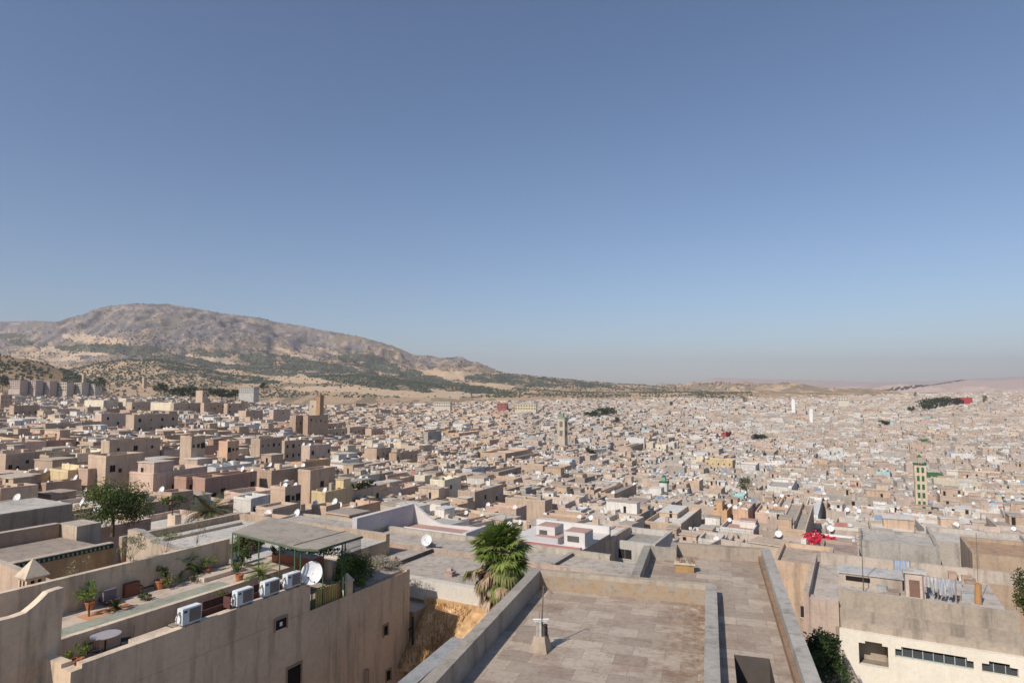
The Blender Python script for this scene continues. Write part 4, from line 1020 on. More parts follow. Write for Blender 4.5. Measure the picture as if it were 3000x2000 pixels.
for k in range(34): a, c_ = lerp2(2, 3, .5+.47*k/34); b.tube(RD.p(a, c_, CZ-.75), RD.p(a, c_, CZ-.05), .008, c=(.05, .06, .05), n=3)
for z_ in (CZ-.75, CZ-.4): b.tube(RD.p(*lerp2(2, 3, .5), z_), RD.p(*lerp2(2, 3, .97), z_), .014, c=(.05, .06, .05), n=4)
b.build('grille', 'col', t, po)
# ---------------------------------------------------------------- things on the terrace
rt = random.Random(31)
def TP(u, v, z): return G(u, v, z)
def pot(b, P, r, h, c=(.42, .17, .09)): b.lathe(P, [(0, 0), (r*.7, 0), (r, h*.85), (r*1.1, h*.86), (r*1.1, h), (r*.85, h), (r*.8, h*.8), (0, h*.8)], c, 0, 12)
# round table with a cloth and chairs, on the lower terrace
P = G(310, 1857, -9.55); P.z = LF
t = empty('round_table', P, 'round grey garden table standing in the shaded lower corner of the terrace', 'table')
b = MB(); b.lathe(P, [(0, .70), (.5, .70), (.53, .72), (.53, .75), (0, .76)], (.36, .33, .34), 0, 28); b.build('table_top', 'col', t, P)
b = MB(); b.tube(P, P+Vector((0, 0, .7)), .035, c=(.05, .04, .04)); 
for k in range(3): a = k*2.1; b.tube(P+Vector((0, 0, .15)), P+Vector((.3*math.cos(a), .3*math.sin(a), .0)), .02, c=(.05, .04, .04))
b.build('pedestal', 'col', t, P)
def iron_chair(P, az, label):
    t = empty('garden_chair', P, label, 'chair', 'dark iron chairs round the terrace table'); f = Fr((P.x, P.y), az); z = P.z; c = (.06, .045, .045)
    b = MB(); b.box(f, -.2, .2, -.2, .2, z+.42, z+.45, c); b.build('seat', 'col', t, P)
    b = MB()
    for k in range(5): b.tube(f.p(-.18+.09*k, .2, z+.45), f.p(-.18+.09*k, .24, z+.85), .01, c=c, n=4)
    b.tube(f.p(-.2, .24, z+.86), f.p(.2, .24, z+.86), .014, c=c, n=5); b.build('backrest', 'col', t, P)
    for (i, j) in ((-1, -1), (1, -1), (1, 1), (-1, 1)): b = MB(); b.tube(f.p(i*.18, j*.18, z+.42), f.p(i*.22, j*.22, z), .012, c=c, n=4); b.build('leg', 'col', t, P)
iron_chair(P+Vector((.62, .35, 0)), 60, 'dark iron chair on the right side of the round terrace table')
iron_chair(P+Vector((.1, -.75, 0)), 170, 'dark iron chair between the round terrace table and the outer wall')
iron_chair(P+Vector((-.7, -.1, 0)), 270, 'dark iron chair on the left side of the round terrace table')
# plants
def small_fan_palm(P, th, n, L, label, cols, tr=.05, name='fan_palm', cat='palm plant'):
    t = empty(name, P, label, cat); b = MB(); b.tube(P, P+Vector((0, 0, th)), tr*1.3, tr, (.16, .10, .06), n=8); b.build('trunk', 'col', t, P)
    b = MB()
    for k in range(n):
        a = rt.uniform(0, 6.28); e = rt.uniform(-.5, 1.3); fan_leaf(b, P+Vector((0, 0, th)), Vector((math.cos(a)*math.cos(e), math.sin(a)*math.cos(e), math.sin(e))), L*rt.uniform(.7, 1), L*.8, rt.choice(cols), rt, .35, 13)
    b.build('crown', 'leaf', t, P); return t
YG = [(.22, .27, .06), (.15, .20, .05), (.10, .15, .04)]
P = G(772, 1722, LF); P = RD.p(-1.9, 7.9, LF)
P = G(765, 1712, -9.4); P.z = LF
t = frond_palm(P, 1.35, 20, 1.0, 'bright green young palm with a stout brown trunk beside the maroon screens', rt, YG, 'young_palm', None, 1.6, tr=.13, cat='palm plant')
P = G(260, 1806, UF); small_fan_palm(P, .85, 15, .42, 'small slender fan palm with a thin stem at the left end of the strip', YG, .03)
P = G(340, 1782, UF); t = frond_palm(P, .08, 18, .6, 'low spiky dark palm plant sprawling beside the orange tiles', rt, GL, 'spiky_plant', None, 1.2, tr=.05, cat='plant')
P = G(365, 1760, UF+.0); 
P0 = G(537, 1693, UF); t = empty('potted_palm', P0, 'bushy cycad in an orange clay pot against the terrace back wall', 'potted plant')
b = MB(); pot(b, P0, .3, .55); b.build('pot', 'col', t, P0)
tt = frond_palm(P0+Vector((0, 0, .5)), .1, 44, 1.1, 'x', rt, [(.05, .09, .025), (.08, .13, .035)], 'cycad', None, 1.3, tr=.1)
def merge_children(src, dst, org):
    for ch in list(src.children):
        ch.parent = dst; ch.location = src.location-org
    bpy.data.objects.remove(src)
merge_children(tt, t, P0)
P0 = G(375, 1742, UF); t = empty('planter_tree', P0, 'spindly grey leaved sapling in a square brown box by the back wall', 'potted tree')
b = MB(); f = Fr((P0.x, P0.y), 28); b.box(f, -.34, .34, -.34, .34, P0.z, P0.z+.6, (.23, .085, .055)); b.box(f, -.29, .29, -.29, .29, P0.z+.601, P0.z+.61, (.1, .07, .05)); b.build('planter_box', 'col', t, P0)
b = MB(); st = P0+Vector((0, 0, .6)); q1 = st+Vector((.12, 0, .5)); q2_ = st+Vector((.0, .05, 1.0)); b.tube(st, q1, .035, .03, (.35, .3, .24)); b.tube(q1, q2_, .03, .022, (.35, .3, .24)); b.tube(st+Vector((.05, 0, 0)), st+Vector((.15, .05, 1.1)), .025, .02, (.35, .3, .24)); cl = []
for k in range(9): a = k*.7; e = q2_+Vector((.55*math.cos(a), .55*math.sin(a), rt.uniform(.2, .9))); b.tube(q2_, e, .014, .006, (.33, .28, .2), n=4); cl.append(e)
b.build('trunk', 'col', t, P0); b = MB(); leaf_cloud(b, q2_+Vector((0, 0, .5)), (.85, .85, .6), 700, .09, [(.22, .22, .12), (.16, .17, .08), (.3, .28, .17)], rt, 12, .3); b.build('crown', 'leaf', t, P0)
def shrub(P, rad, n, size, cols, label, name='shrub', clumps=10, sp=.4):
    t = empty(name, P, label, 'shrub'); b = MB(); cs = leaf_cloud(b, P+Vector((0, 0, rad[2]*.75)), rad, n, size, cols, rt, clumps, sp); b.build('foliage', 'leaf', t, P)
    b = MB()
    for q in cs[:8]: b.tube(P, q, .02, .008, (.2, .15, .1), n=4)
    b.build('stems', 'col', t, P); return t
P = G(648, 1552+90, UF); shrub(G(497, 1722, UF), (.4, .4, .38), 380, .1, [(.26, .25, .07), (.18, .19, .05)], 'yellowish green bush growing beside the long strip')
shrub(G(563, 1704, UF), (.28, .28, .25), 200, .09, GL, 'small green bush right of the yellowish one near the clay pot')
shrub(G(424, 1757, UF), (.35, .35, .2), 160, .12, GL, 'low ragged plant beside the orange tiled square')
t = tree(G(575, 1640, UF), 1.9, (.5, .5, .6), 'thin dry sapling rising before the whitish neighbouring roof', [(.2, .2, .12), (.3, .26, .17)], 260, .08, 'sapling', 'sapling', None, .02, rt, 1.5, 9)
shrub(RD.p(-3.0, 1.2-1.1, LF), (.5, .6, 1.2), 900, .13, [(.05, .06, .025), (.09, .09, .04), (.13, .1, .05)], 'tall dark shrub filling the shaded corner behind the scrolled wall', clumps=16)
shrub(RD.p(-5.6, 1.0, UF), (.6, .6, .45), 500, .11, [(.06, .08, .03), (.1, .12, .05)], 'dark bush at the left end of the upper terrace')
shrub(RD.p(-1.15, 14.5, -10.75), (1.1, 1.25, 1.0), 6500, .13, [(.13, .19, .04), (.09, .14, .03), (.19, .24, .06), (.06, .1, .025)], 'big bright green bush at the far corner of the terraced house', clumps=22)
shrub(RD.p(-1.5, 16.7, -10.5), (1.6, 1.5, .35), 4500, .1, [(.45, .40, .33), (.34, .28, .2), (.55, .5, .44), (.16, .17, .07)], 'pale dried creeper spilling over the planter edge beyond the bright bush', 'creeper', 18)
shrub(RD.p(-4.3, EW+.35, -9.35), (3.0, .3, .25), 1600, .13, [(.035, .055, .02), (.06, .09, .03)], 'dark ivy trailing along the end wall top under the canopy', 'ivy', 20)
shrub(RD.p(-6.9, 12.4, UF), (.9, 1.1, .85), 2600, .14, [(.13, .17, .05), (.09, .12, .04), (.18, .13, .08), (.3, .2, .14)], 'dense green and brown bush at the back under the pergola', clumps=18)
shrub(RD.p(-5.6, 11.0, UF), (.35, .35, .6), 500, .12, [(.06, .1, .03), (.1, .15, .04)], 'narrow green bush behind the dark lantern under the canopy')
tree(RD.p(-1.2, 17.4, -12.0), 2.7, (.8, .8, .7), 'thin yellow green sapling standing out against the grey flat roof', [(.24, .23, .1), (.17, .18, .07), (.32, .27, .15)], 420, .075, 'sapling', 'sapling', None, .02, rt, 2.0, 10)
tree(RD.p(-9.2, 4.5, -10.6), 3.0, (.75, .75, .9), 'sparse olive green sapling between the thick chimney and the back wall', [(.2, .2, .1), (.12, .14, .06), (.3, .27, .16)], 560, .09, 'sapling', 'sapling', None, .025, rt, 2.0, 12)
tree(RD.p(-7.2, 7.6, -10.0), 3.2, (.9, .8, .5), 'pale leaved young tree leaning over the back wall by the box planter', [(.3, .3, .16), (.2, .22, .09), (.14, .17, .06)], 520, .09, 'young_tree', 'young tree', None, .025, rt, 2.6, 12)
# lantern lamps
def lantern(P, label, s=1.0):
    t = empty('lantern', P, label, 'lantern', 'dark iron lanterns on the roof terrace'); c = (.045, .06, .055)
    b = MB(); b.lathe(P, [(0, 0), (.17*s, 0), (.15*s, .06*s), (.08*s, .1*s), (.06*s, .22*s), (.15*s, .28*s)], c, 0, 8); b.build('base', 'col', t, P)
    b = MB(); b.lathe(P, [(.12*s, .28*s), (.14*s, .6*s)], (.18, .2, .18), 0, 6); b.build('pane', 'glass', t, P)
    b = MB()
    for k in range(6): a = k*math.pi/3; b.tube(P+Vector((.125*s*math.cos(a), .125*s*math.sin(a), .28*s)), P+Vector((.15*s*math.cos(a), .15*s*math.sin(a), .6*s)), .014*s, c=c, n=4)
    b.build('frame', 'col', t, P)
    b = MB(); b.lathe(P, [(.18*s, .6*s), (.13*s, .68*s), (.06*s, .76*s), (.05*s, .82*s), (.02*s, .86*s), (.02*s, .95*s), (0, .96*s)], c, 0, 8); b.build('lid', 'col', t, P)
P = G(690, 1673, UF+.2); lantern(P, 'dark green lantern on the pale step at the pergola post', 1.05)
P = RD.p(-1.5, 10.0, -9.9); P = G(875, 1728, -9.6); lantern(P, 'dark lantern on the low wall between the dish and the palm', .9)
for i, (a_, c_, s_, lb) in enumerate(((-5.9, 3.4, .2, 'small clay pot plant by the back wall at the left of the planter box'), (-6.0, 6.6, .24, 'clay pot plant by the back wall right of the planter box'), (-5.9, 9.0, .22, 'clay pot plant nearest the pergola by the back wall'), (-3.7, 9.2, .2, 'little clay pot plant at the end of the long strip'), (-2.7, 7.5, .22, 'clay pot plant behind the young palm on the lower terrace'), (-4.9, 12.6, .24, 'clay pot plant deep under the pergola canopy'), (-2.2, 1.0, .22, 'clay pot plant beside the round table'))):
    zf_ = UF if a_ < -3.4 else LF; P0 = RD.p(a_, c_, zf_); t = empty('potted_plant', P0, lb, 'potted plant', 'clay pots on the roof terrace')
    b = MB(); pot(b, P0, s_, s_*1.7); b.build('pot', 'col', t, P0); b = MB(); leaf_cloud(b, P0+Vector((0, 0, s_*1.7+.28)), (.36, .36, .34), 420, .1, GL if i % 2 else YG, rt, 9); b.build('foliage', 'leaf', t, P0)
def blk_thing(name, cat, label, parts, org):
    t = empty(name, org, label, cat)
    for (n, m, boxes) in parts:
        b = MB()
        for (f, *a) in boxes: b.box(f, *a)
        b.build(n, m, t, org)
    return t
# low stools and loungers on the upper terrace
for (u_, v_, lb) in ((333, 1748, 'small wooden stool with slatted top left of the orange tiles'), (402, 1738, 'small wooden stool with slatted top right of the square planter')):
    P = G(u_, v_, UF); f = Fr((P.x, P.y), 40); z = P.z
    t = empty('stool', P, lb, 'stool', 'wooden stools on the roof terrace')
    b = MB()
    for k in range(4): b.box(f, -.22+.115*k, -.13+.115*k, -.2, .2, z+.33, z+.36, (.3, .14, .1))
    b.build('seat', 'col', t, P)
    for (i, j) in ((-1, -1), (1, -1), (1, 1), (-1, 1)): b = MB(); b.box(f, i*.19-.02, i*.19+.02, j*.17-.02, j*.17+.02, z, z+.329, (.22, .1, .07)); b.build('leg', 'col', t, P)
for (u_, v_, lb) in ((405, 1722, 'low cushioned lounger lying in the shade right of the square planter'), (305, 1763, 'low cushioned lounger in the shade left of the orange tiles')):
    P = G(u_, v_, UF); f = Fr((P.x, P.y), 28.3+90); z = P.z
    blk_thing('lounger', 'lounger', lb, [('frame', 'col', [(f, -.3, .3, -.75, .75, z+.12, z+.2, (.12, .08, .07))]), ('cushion', 'col', [(f, -.28, .28, -.73, .3, z+.203, z+.3, (.24, .2, .24)), (f, -.28, .28, .32, .45, z+.203, z+.62, (.22, .17, .2))]), ('leg', 'col', [(f, -.28, -.22, -.7, -.64, z, z+.119, (.1, .07, .06))]), ('leg', 'col', [(f, .22, .28, .6, .66, z, z+.119, (.1, .07, .06))])], P)
P = G(620, 1730+26, LF); f = RD
P = RD.p(-2.3, 5.9, LF); blk_thing('wooden_crate', 'crate', 'red brown slatted crate standing against the inner terrace wall', [('box', 'col', [(RD, -2.75, -2.2, 6.2, 7.2, LF, LF+.6, (.25, .09, .06))]), ('lid', 'col', [(RD, -2.8, -2.15, 6.15, 7.25, LF+.603, LF+.66, (.38, .25, .2))])], P)
P = RD.p(-1.6, 5.0, LF); blk_thing('bench', 'bench', 'long dark wooden bench behind the maroon screens', [('seat', 'col', [(RD, -2.0, -1.5, 4.4, 5.9, LF+.5, LF+.56, (.3, .26, .22))]), ('backrest', 'col', [(RD, -1.5, -1.44, 4.4, 5.9, LF+.5, LF+.95, (.2, .1, .06))]), ('leg', 'col', [(RD, -1.95, -1.55, 4.45, 4.52, LF, LF+.499, (.2, .1, .06))]), ('leg', 'col', [(RD, -1.95, -1.55, 5.78, 5.85, LF, LF+.499, (.2, .1, .06))])], P)
P = RD.p(-1.8, 10.8, LF); blk_thing('low_table', 'table', 'low table set with white plates under the pergola', [('table_top', 'col', [(RD, -2.6, -1.2, 10.4, 11.5, LF+.62, LF+.66, (.45, .40, .34)), (RD, -2.4, -2.0, 10.6, 11.0, LF+.661, LF+.69, (.75, .75, .72)), (RD, -1.7, -1.4, 10.9, 11.2, LF+.661, LF+.69, (.7, .7, .68))]), ('leg', 'col', [(RD, -2.5, -2.42, 10.5, 10.58, LF, LF+.619, (.2, .1, .06))]), ('leg', 'col', [(RD, -1.38, -1.3, 11.3, 11.38, LF, LF+.619, (.2, .1, .06))])], P)

# ---------------------------------------------------------------- neighbours of the terraced house
def bldg(name, label, org, parts, cat='house'):
    t = empty(name, org, label, cat)
    for (n, m, boxes) in parts:
        b = MB()
        for a in boxes: b.box(RD, *a)
        b.build(n, m, t, org)
    return t
TN = (.44, .325, .235); TL = (.52, .43, .34); GR = (.33, .30, .26); PW = (.56, .52, .46)
o_ = RD.p(-15, 19, -20)
# whitish roof behind the terrace
nb = bldg('flat_roof_house', 'flat-roofed house with a blotchy whitish roof directly behind the terraced house', o_, [
    ('wall', 'plaster', [(-22.6, -6.8, 14.8, 24.2, -22, -11.0, TN)]),
    ('parapet', 'concrete', [(-23, -22.603, 14.5, 24.6, -22, -10.45, TN, TL)]), ('parapet', 'concrete', [(-22.6, -6.8, 24.203, 24.603, -22, -10.5, TN, TL)]),
    ('roof', 'concrete', [(-22.6, -6.8, 14.8, 24.2, -10.99, -10.95, PW)]),
    ('roof_ridge', 'concrete', [(-21.0, -20.7, 15.5, 23.0, -10.949, -10.75, TL)]),
    ('stair_house', 'plaster', [(-13.6, -12.4, 15.2, 17.6, -10.949, -9.95, TN, TL)]),
    ('skylight', 'concrete', [(-12.5, -9.5, 20.0, 22.8, -10.949, -10.8, (.42, .30, .25), (.45, .36, .31))])])
b = MB(); pr = []
for k in range(15):
    r_ = -21.5+k; zz = -9.75+(.0 if r_ < -20.5 else -.95*(1-math.exp(-(r_+20.5)*.38))); pr.append((r_, zz))
def wall_r(pts, d0, d1, zb, mb, c, cap):
    for (t_, fl) in ((d0, False), (d1, True)):
        for (r0, z0), (r1, z1) in zip(pts, pts[1:]):
            f = [RD.p(r0, t_, zb), RD.p(r1, t_, zb), RD.p(r1, t_, z1), RD.p(r0, t_, z0)]; mb.face(f if not fl else f[::-1], c)
    for (r0, z0), (r1, z1) in zip(pts, pts[1:]): mb.face([RD.p(r0, d0, z0), RD.p(r1, d0, z1), RD.p(r1, d1, z1), RD.p(r0, d1, z0)], cap)
    for r, z in (pts[0], pts[-1]): mb.face([RD.p(r, d0, zb), RD.p(r, d0, z), RD.p(r, d1, z), RD.p(r, d1, zb)], c)
wall_r(pr, 14.2, 14.79, -22, b, (.52, .41, .31), (.42, .37, .31)); b.build('swept_wall', 'plaster', nb, o_)
o_ = RD.p(-26, 5, -20)
cy_ = bldg('courtyard_house', 'tan house beyond the terrace whose courtyard wall carries a band of green tiles', o_, [
    ('courtyard_wall', 'plaster', [(-23.6, -23.003, -14, 14.19, -22, -10.8, (.50, .35, .2), TL)]),
    ('terrace_roof', 'concrete', [(-29, -23.61, -14, 13.6, -22, -10.95, TN, (.35, .29, .24))]),
    ('back_wall', 'concrete', [(-29.6, -29.003, -14, 13.6, -22, -9.95, (.36, .26, .19), TL)]),
    ('buttress', 'plaster', [(-29.4, -26.9, 13.7, 15.4, -22, -10.0, (.56, .45, .34), TL)])])
b = MB(); b.box(RD, -23.0, -22.93, -14, 14.1, -11.12, -10.86, (.03, .06, .05))
for k in range(70): d_ = -6+k*.285; b.box(RD, -22.93, -22.91, d_, d_+.12, -11.08, -10.92, (.28, .33, .3))
b.build('tile_band', 'col', cy_, o_)
o_ = RD.p(-36, 10, -20)
bldg('plain_house', 'long low tan block with a pale bare roof at the left edge beyond the courtyard', o_, [('wall', 'plaster', [(-40, -34, -6, 17, -24, -9.55, (.43, .32, .235))]), ('roof', 'concrete', [(-40, -34, -6, 17, -9.549, -9.45, TL, (.52, .48, .42))])])
o_ = RD.p(-14, 4.2, -20); t = empty('garden_wall', o_, 'pinkish swept wall beside the thick chimney at the left edge', 'wall')
b = MB(); pr = [(-24+k, -9.05-.55*sm((k-4)/11)) for k in range(17)]; wall_r(pr, 4.6, 4.95, -22, b, (.54, .40, .30), TL); b.build('wall', 'riad', t, o_)
o_ = G(12, 1800, -10.2); f = Fr((o_.x, o_.y), 28.3); blk_thing('wooden_hutch', 'hutch', 'brown wooden box hutch at the very left edge of the terrace', [('box', 'col', [(f, -1.0, .55, -.2, .9, -10.9, -9.65, (.24, .11, .06))]), ('lid', 'col', [(f, -1.05, .6, -.25, .95, -9.647, -9.58, (.34, .18, .1))])], o_)
tree(Gy(333, 1490, 62)-Vector((0, 0, 2.3)), 5.2, (3.2, 2.9, 2.3), 'large rounded dark green tree behind the courtyard wall and whitish roof', [(.09, .125, .035), (.12, .155, .045), (.06, .085, .025), (.16, .19, .06)], 12000, .22, 'broadleaf_tree', 'tree', None, .2, rt, 2.3, 44)
tree(G(505, 1500, -13.5), 2.2, (1.5, 1.3, .9), 'small bright green tree between the dark green tree and the date palm', [(.12, .16, .04), (.08, .11, .03)], 900, .22, 'small_tree', 'tree', None, .08, rt, 1.0, 10)
P = G(612, 1505, -13.3)
frond_palm(P-Vector((0, 0, 2.2)), 2.4, 46, 3.1, 'date palm with arching grey green fronds behind the whitish roof', rt, [(.10, .12, .06), (.14, .15, .08), (.07, .09, .045), (.2, .14, .06)], 'date_palm', None, 1.25, tr=.3, cat='palm tree', seg=8)
# grey flat roofs in the middle
o_ = RD.p(-2, 25, -20); GRc = (.46, .40, .335)
gb_ = bldg('grey_roof_building', 'wide building with several flat grey screeded roofs and low kerbs, behind the terraced house', o_, [
    ('wall', 'plaster', [(-11.9, 12.4, 20.3, 30.4, -22, -12.04, TN)]), ('wall', 'plaster', [(-6.6, 0.0, 18.6, 20.19, -22, -13.2, TN, GRc)]),
    ('roof', 'concrete', [(-6.7, 12.2, 20.7, 26.6, -12.039, -12.0, GRc)]), ('roof', 'concrete', [(-11.9, 12.2, 27.0, 30.4, -12.039, -11.93, (.47, .41, .345))]),
    ('roof', 'concrete', [(-22, -12.0, 24.8, 30.4, -22, -11.6, GRc)]),
    ('kerb', 'concrete', [(-11.9, 12.2, 26.603, 26.997, -12.038, -11.75, (.45, .33, .26), TL)]),
    ('kerb', 'concrete', [(-4.6, -4.3, 20.8, 26.5, -11.999, -11.7, (.12, .10, .09), (.40, .36, .31))]), ('kerb', 'concrete', [(5.0, 5.3, 27.1, 30.3, -11.929, -11.7, (.2, .17, .15), (.40, .36, .31))]),  # dark side colour stands in for the kerb shadow
    ('coping', 'clean', [(-5.0, 12.5, 20.2, 20.697, -13.0, -11.8, (.60, .55, .48))]), ('coping', 'clean', [(-22.2, -4.4, 30.404, 30.41, -12.5, -11.9, TN)]),
    ('parapet', 'concrete', [(-14.4, 8.0, 30.42, 30.8, -22, -11.6, (.44, .39, .32), (.5, .44, .37))])])
for (u_, v_, lb) in ((1262, 1607, 'small brick vent box beside a dish on the grey roof kerb'), (1318, 1686, 'small pinkish vent mound near the front edge of the grey roof'), (1154, 1650, 'small vent stub at the near end of the kerb with its shadow painted on')):
    P = G(u_, v_, -12.0); f = Fr((P.x, P.y), 28)
    blk_thing('vent_box', 'vent', lb, [('stack', 'plaster', [(f, -.3, .3, -.22, .22, -12.02, -11.72, (.45, .33, .27))]), ('cap', 'col', [(f, -.34, .34, -.26, .26, -11.717, -11.66, (.42, .32, .28)), (f, -.16, .16, -.12, .12, -11.657, -11.5, (.45, .36, .32))])], P)
P = G(1250, 1604, -11.75); P2_ = P
o = dsrc.copy(); col.objects.link(o); o.location = P+Vector((0, 0, -.35)); o.scale = (.85,)*3; o.rotation_euler = (0, 0, .3); tag(o, 'small grey satellite dish standing on the kerb of the wide grey roof', 'satellite dish', 'small satellite dishes on the rooftops')
# dry bank and its walls
bm_ = MB(); n_ = 22
for i in range(n_):
    for j in range(n_):
        r_ = .06+13.4*i/(n_-1); d_ = 16.9+3.2*j/(n_-1); zz = -15.9+3.0*(j/(n_-1))+.25*mn.noise(Vector((r_*.7, d_*.7, 0))); bm_.v.append(tuple(RD.p(r_, d_, zz)))
for i in range(n_-1):
    for j in range(n_-1):
        a = i*n_+j; bm_.f.append((a, a+n_, a+n_+1, a+1)); k = rt.uniform(.85, 1.1); bm_.c.append((.62*k, .40*k, .21*k)); bm_.m.append(0)
m_, nt_, b_ = new_mat('dry_bank_earth'); c_ = N(nt_, 'ShaderNodeAttribute', attribute_name='Col').outputs['Color']; ps = N(nt_, 'ShaderNodeNewGeometry').outputs['Position']
f_ = noise(nt_, ps, 1.1, 8, .75); nt_.links.new(mix(nt_, c_, ramp(nt_, f_, [(.3, (.35, .3, .28, 1)), (.55, g(1)), (.7, g(1.2))]), .8, 'MULTIPLY'), b_.inputs['Base Color']); bump(nt_, b_, f_, .8, .15); M['bank'] = m_
o = bm_.build('earth_bank', 'bank', smooth=True); o['kind'] = 'structure'
dg = MB()
for _ in range(9000):
    r_ = rt.uniform(0, 13); d_ = rt.uniform(16.9, 20); t_ = (d_-16.9)/3.2; zz = -15.9+3.0*t_
    if mn.noise(Vector((r_*.35, d_*.35, 2))) < -.12: continue
    P = RD.p(r_, d_, zz); k = rt.uniform(.6, 1.25); a = rt.uniform(0, 6.28); h = rt.uniform(.12, .34); w_ = .035
    dg.face([P+Vector((w_*math.cos(a), w_*math.sin(a), 0)), P-Vector((w_*math.cos(a), w_*math.sin(a), 0)), P+Vector((rt.uniform(-.12, .12), rt.uniform(-.12, .12), h))], (.58*k, .38*k, .19*k))
tag(dg.build('dry_grass', 'leaf'), 'dry orange brown grass on the bank below the white wall', 'grass', None, 'stuff')
o_ = RD.p(3, 20, -15); t = empty('retaining_wall', o_, 'ochre retaining wall under the pale coping of the grey roof', 'wall'); b = MB(); b.box(RD, -.3, 13, 20.0, 20.19, -18, -12.75, (.58, .37, .19)); b.build('wall', 'plaster', t, o_)
p0, p1 = G(1205, 1988, -13.2), G(1345, 1868, -13.2); dr = (p1-p0).normalized(); sdv = Vector((-dr.y, dr.x, 0))*.42
t = empty('low_wall', p0, 'low wall whose top is coloured blue grey for shade at the foot of the dry bank', 'wall'); b = MB(); p0 = p0-dr*4; b.prism([(p0+sdv)[:2], (p0-sdv)[:2], (p1-sdv)[:2], (p1+sdv)[:2]], -18, -13.2, (.34, .27, .22), 0, (.33, .34, .35)); b.build('wall', 'plaster', t, G(1205, 1988, -13.2))  # blue grey top: the shade on it is put into the colour
# big fan palm with a skirt of dead leaves
P = G(1462, 1603, -8.9); base = Vector((P.x, P.y, -17.5)); t = empty('fan_palm', base, 'tall fan palm with a green crown and a skirt of dead brown leaves', 'palm tree')
b = MB(); b.tube(base, Vector((P.x+.05, P.y, -11.3)), .36, .30, (.2, .15, .11), n=12); b.tube(Vector((P.x+.05, P.y, -11.31)), Vector((P.x, P.y, -8.5)), .3, .22, (.22, .16, .11), n=12); b.build('trunk', 'col', t, base)
b = MB(); rp_ = random.Random(77); hub = Vector((P.x, P.y, -8.95)); GP = [(.17, .24, .05), (.11, .17, .035), (.24, .30, .08), (.31, .34, .11)]
for k in range(96):
    a = rp_.uniform(0, 6.283); e = rp_.uniform(-.35, 1.45); d = Vector((math.cos(a)*math.cos(e), math.sin(a)*math.cos(e), math.sin(e)))
    fan_leaf(b, hub+Vector((0, 0, rp_.uniform(-.5, .2))), d, rp_.uniform(.55, 1.05), rp_.uniform(.8, 1.1), rp_.choice(GP), rp_, .28, 24, 2.8)
b.build('crown', 'leaf', t, base)
b = MB()
for k in range(60):
    a = rp_.uniform(0, 6.283); e = rp_.uniform(-1.25, -.35); d = Vector((math.cos(a)*math.cos(e), math.sin(a)*math.cos(e), math.sin(e)))
    fan_leaf(b, hub+Vector((math.cos(a)*.4, math.sin(a)*.4, rp_.uniform(-1.5, -.2))), d, rp_.uniform(.5, 1.1), rp_.uniform(.8, 1.1), rp_.choice(GP[:3]+[(.26, .27, .1), (.52, .38, .27), (.48, .35, .24), (.5, .37, .26)]), rp_, 1.7, 20, 1.7)
b.build('drooping_leaves', 'leaf', t, base)
b = MB()
for k in range(230):
    a = rp_.uniform(0, 6.283); e = rp_.uniform(-1.5, -.55); d = Vector((math.cos(a)*math.cos(e), math.sin(a)*math.cos(e), math.sin(e))); zz = rp_.uniform(-2.5, -.1)
    fan_leaf(b, hub+Vector((math.cos(a)*.25, math.sin(a)*.25, zz)), d, rp_.uniform(.3, .95), rp_.uniform(.6, .9), rp_.choice([(.50, .36, .25), (.40, .27, .18), (.60, .46, .34), (.3, .2, .13)]), rp_, 2.2, 12, 1.1)
b.build('dead_skirt', 'leaf', t, base)

# white and pink terrace behind the grey roofs
WR = RD.at(1445, 1545, -11.9)[0]
o_ = RD.p(-4, 33, -20); LI = (.52, .48, .49); WH = (.62, .585, .55); RD_ = (.44, .28, .24)
wt = bldg('white_terrace_house', 'white and pink walled roof terrace with a pointed corner wall behind the grey roofs', o_, [
    ('base', 'clean', [(-12.0, WR, 30.81, 34.4, -22, -12.12, LI)]),
    ('terrace_floor', 'col', [(-12.0, WR, 30.82, 34.38, -12.119, -12.08, RD_)]),
    ('side_wall', 'clean', [(-12.5, -12.003, 26.9, 34.7, -22, -10.32, LI, WH)]),
    ('divider', 'clean', [(-4.6, -4.3, 31.06, 34.4, -12.079, -11.5, WH)]), ('front_kerb', 'clean', [(-12, WR, 30.803, 31.05, -12.078, -11.9, (.66, .5, .46), WH)]), ('step', 'clean', [(-12, WR-.1, 32.4, 32.55, -12.077, -11.95, WH)])])
b = MB(); pr = [(-12.0+k*.5, -11.9+1.6*max(0, 1-k*.5/3.2)**1.6) for k in range(8)]+[(-4.5, -11.75), (WR, -11.75)]; wall_r(pr, 34.41, 34.7, -22, b, WH, WH); b.build('swept_back_wall', 'clean', wt, o_)
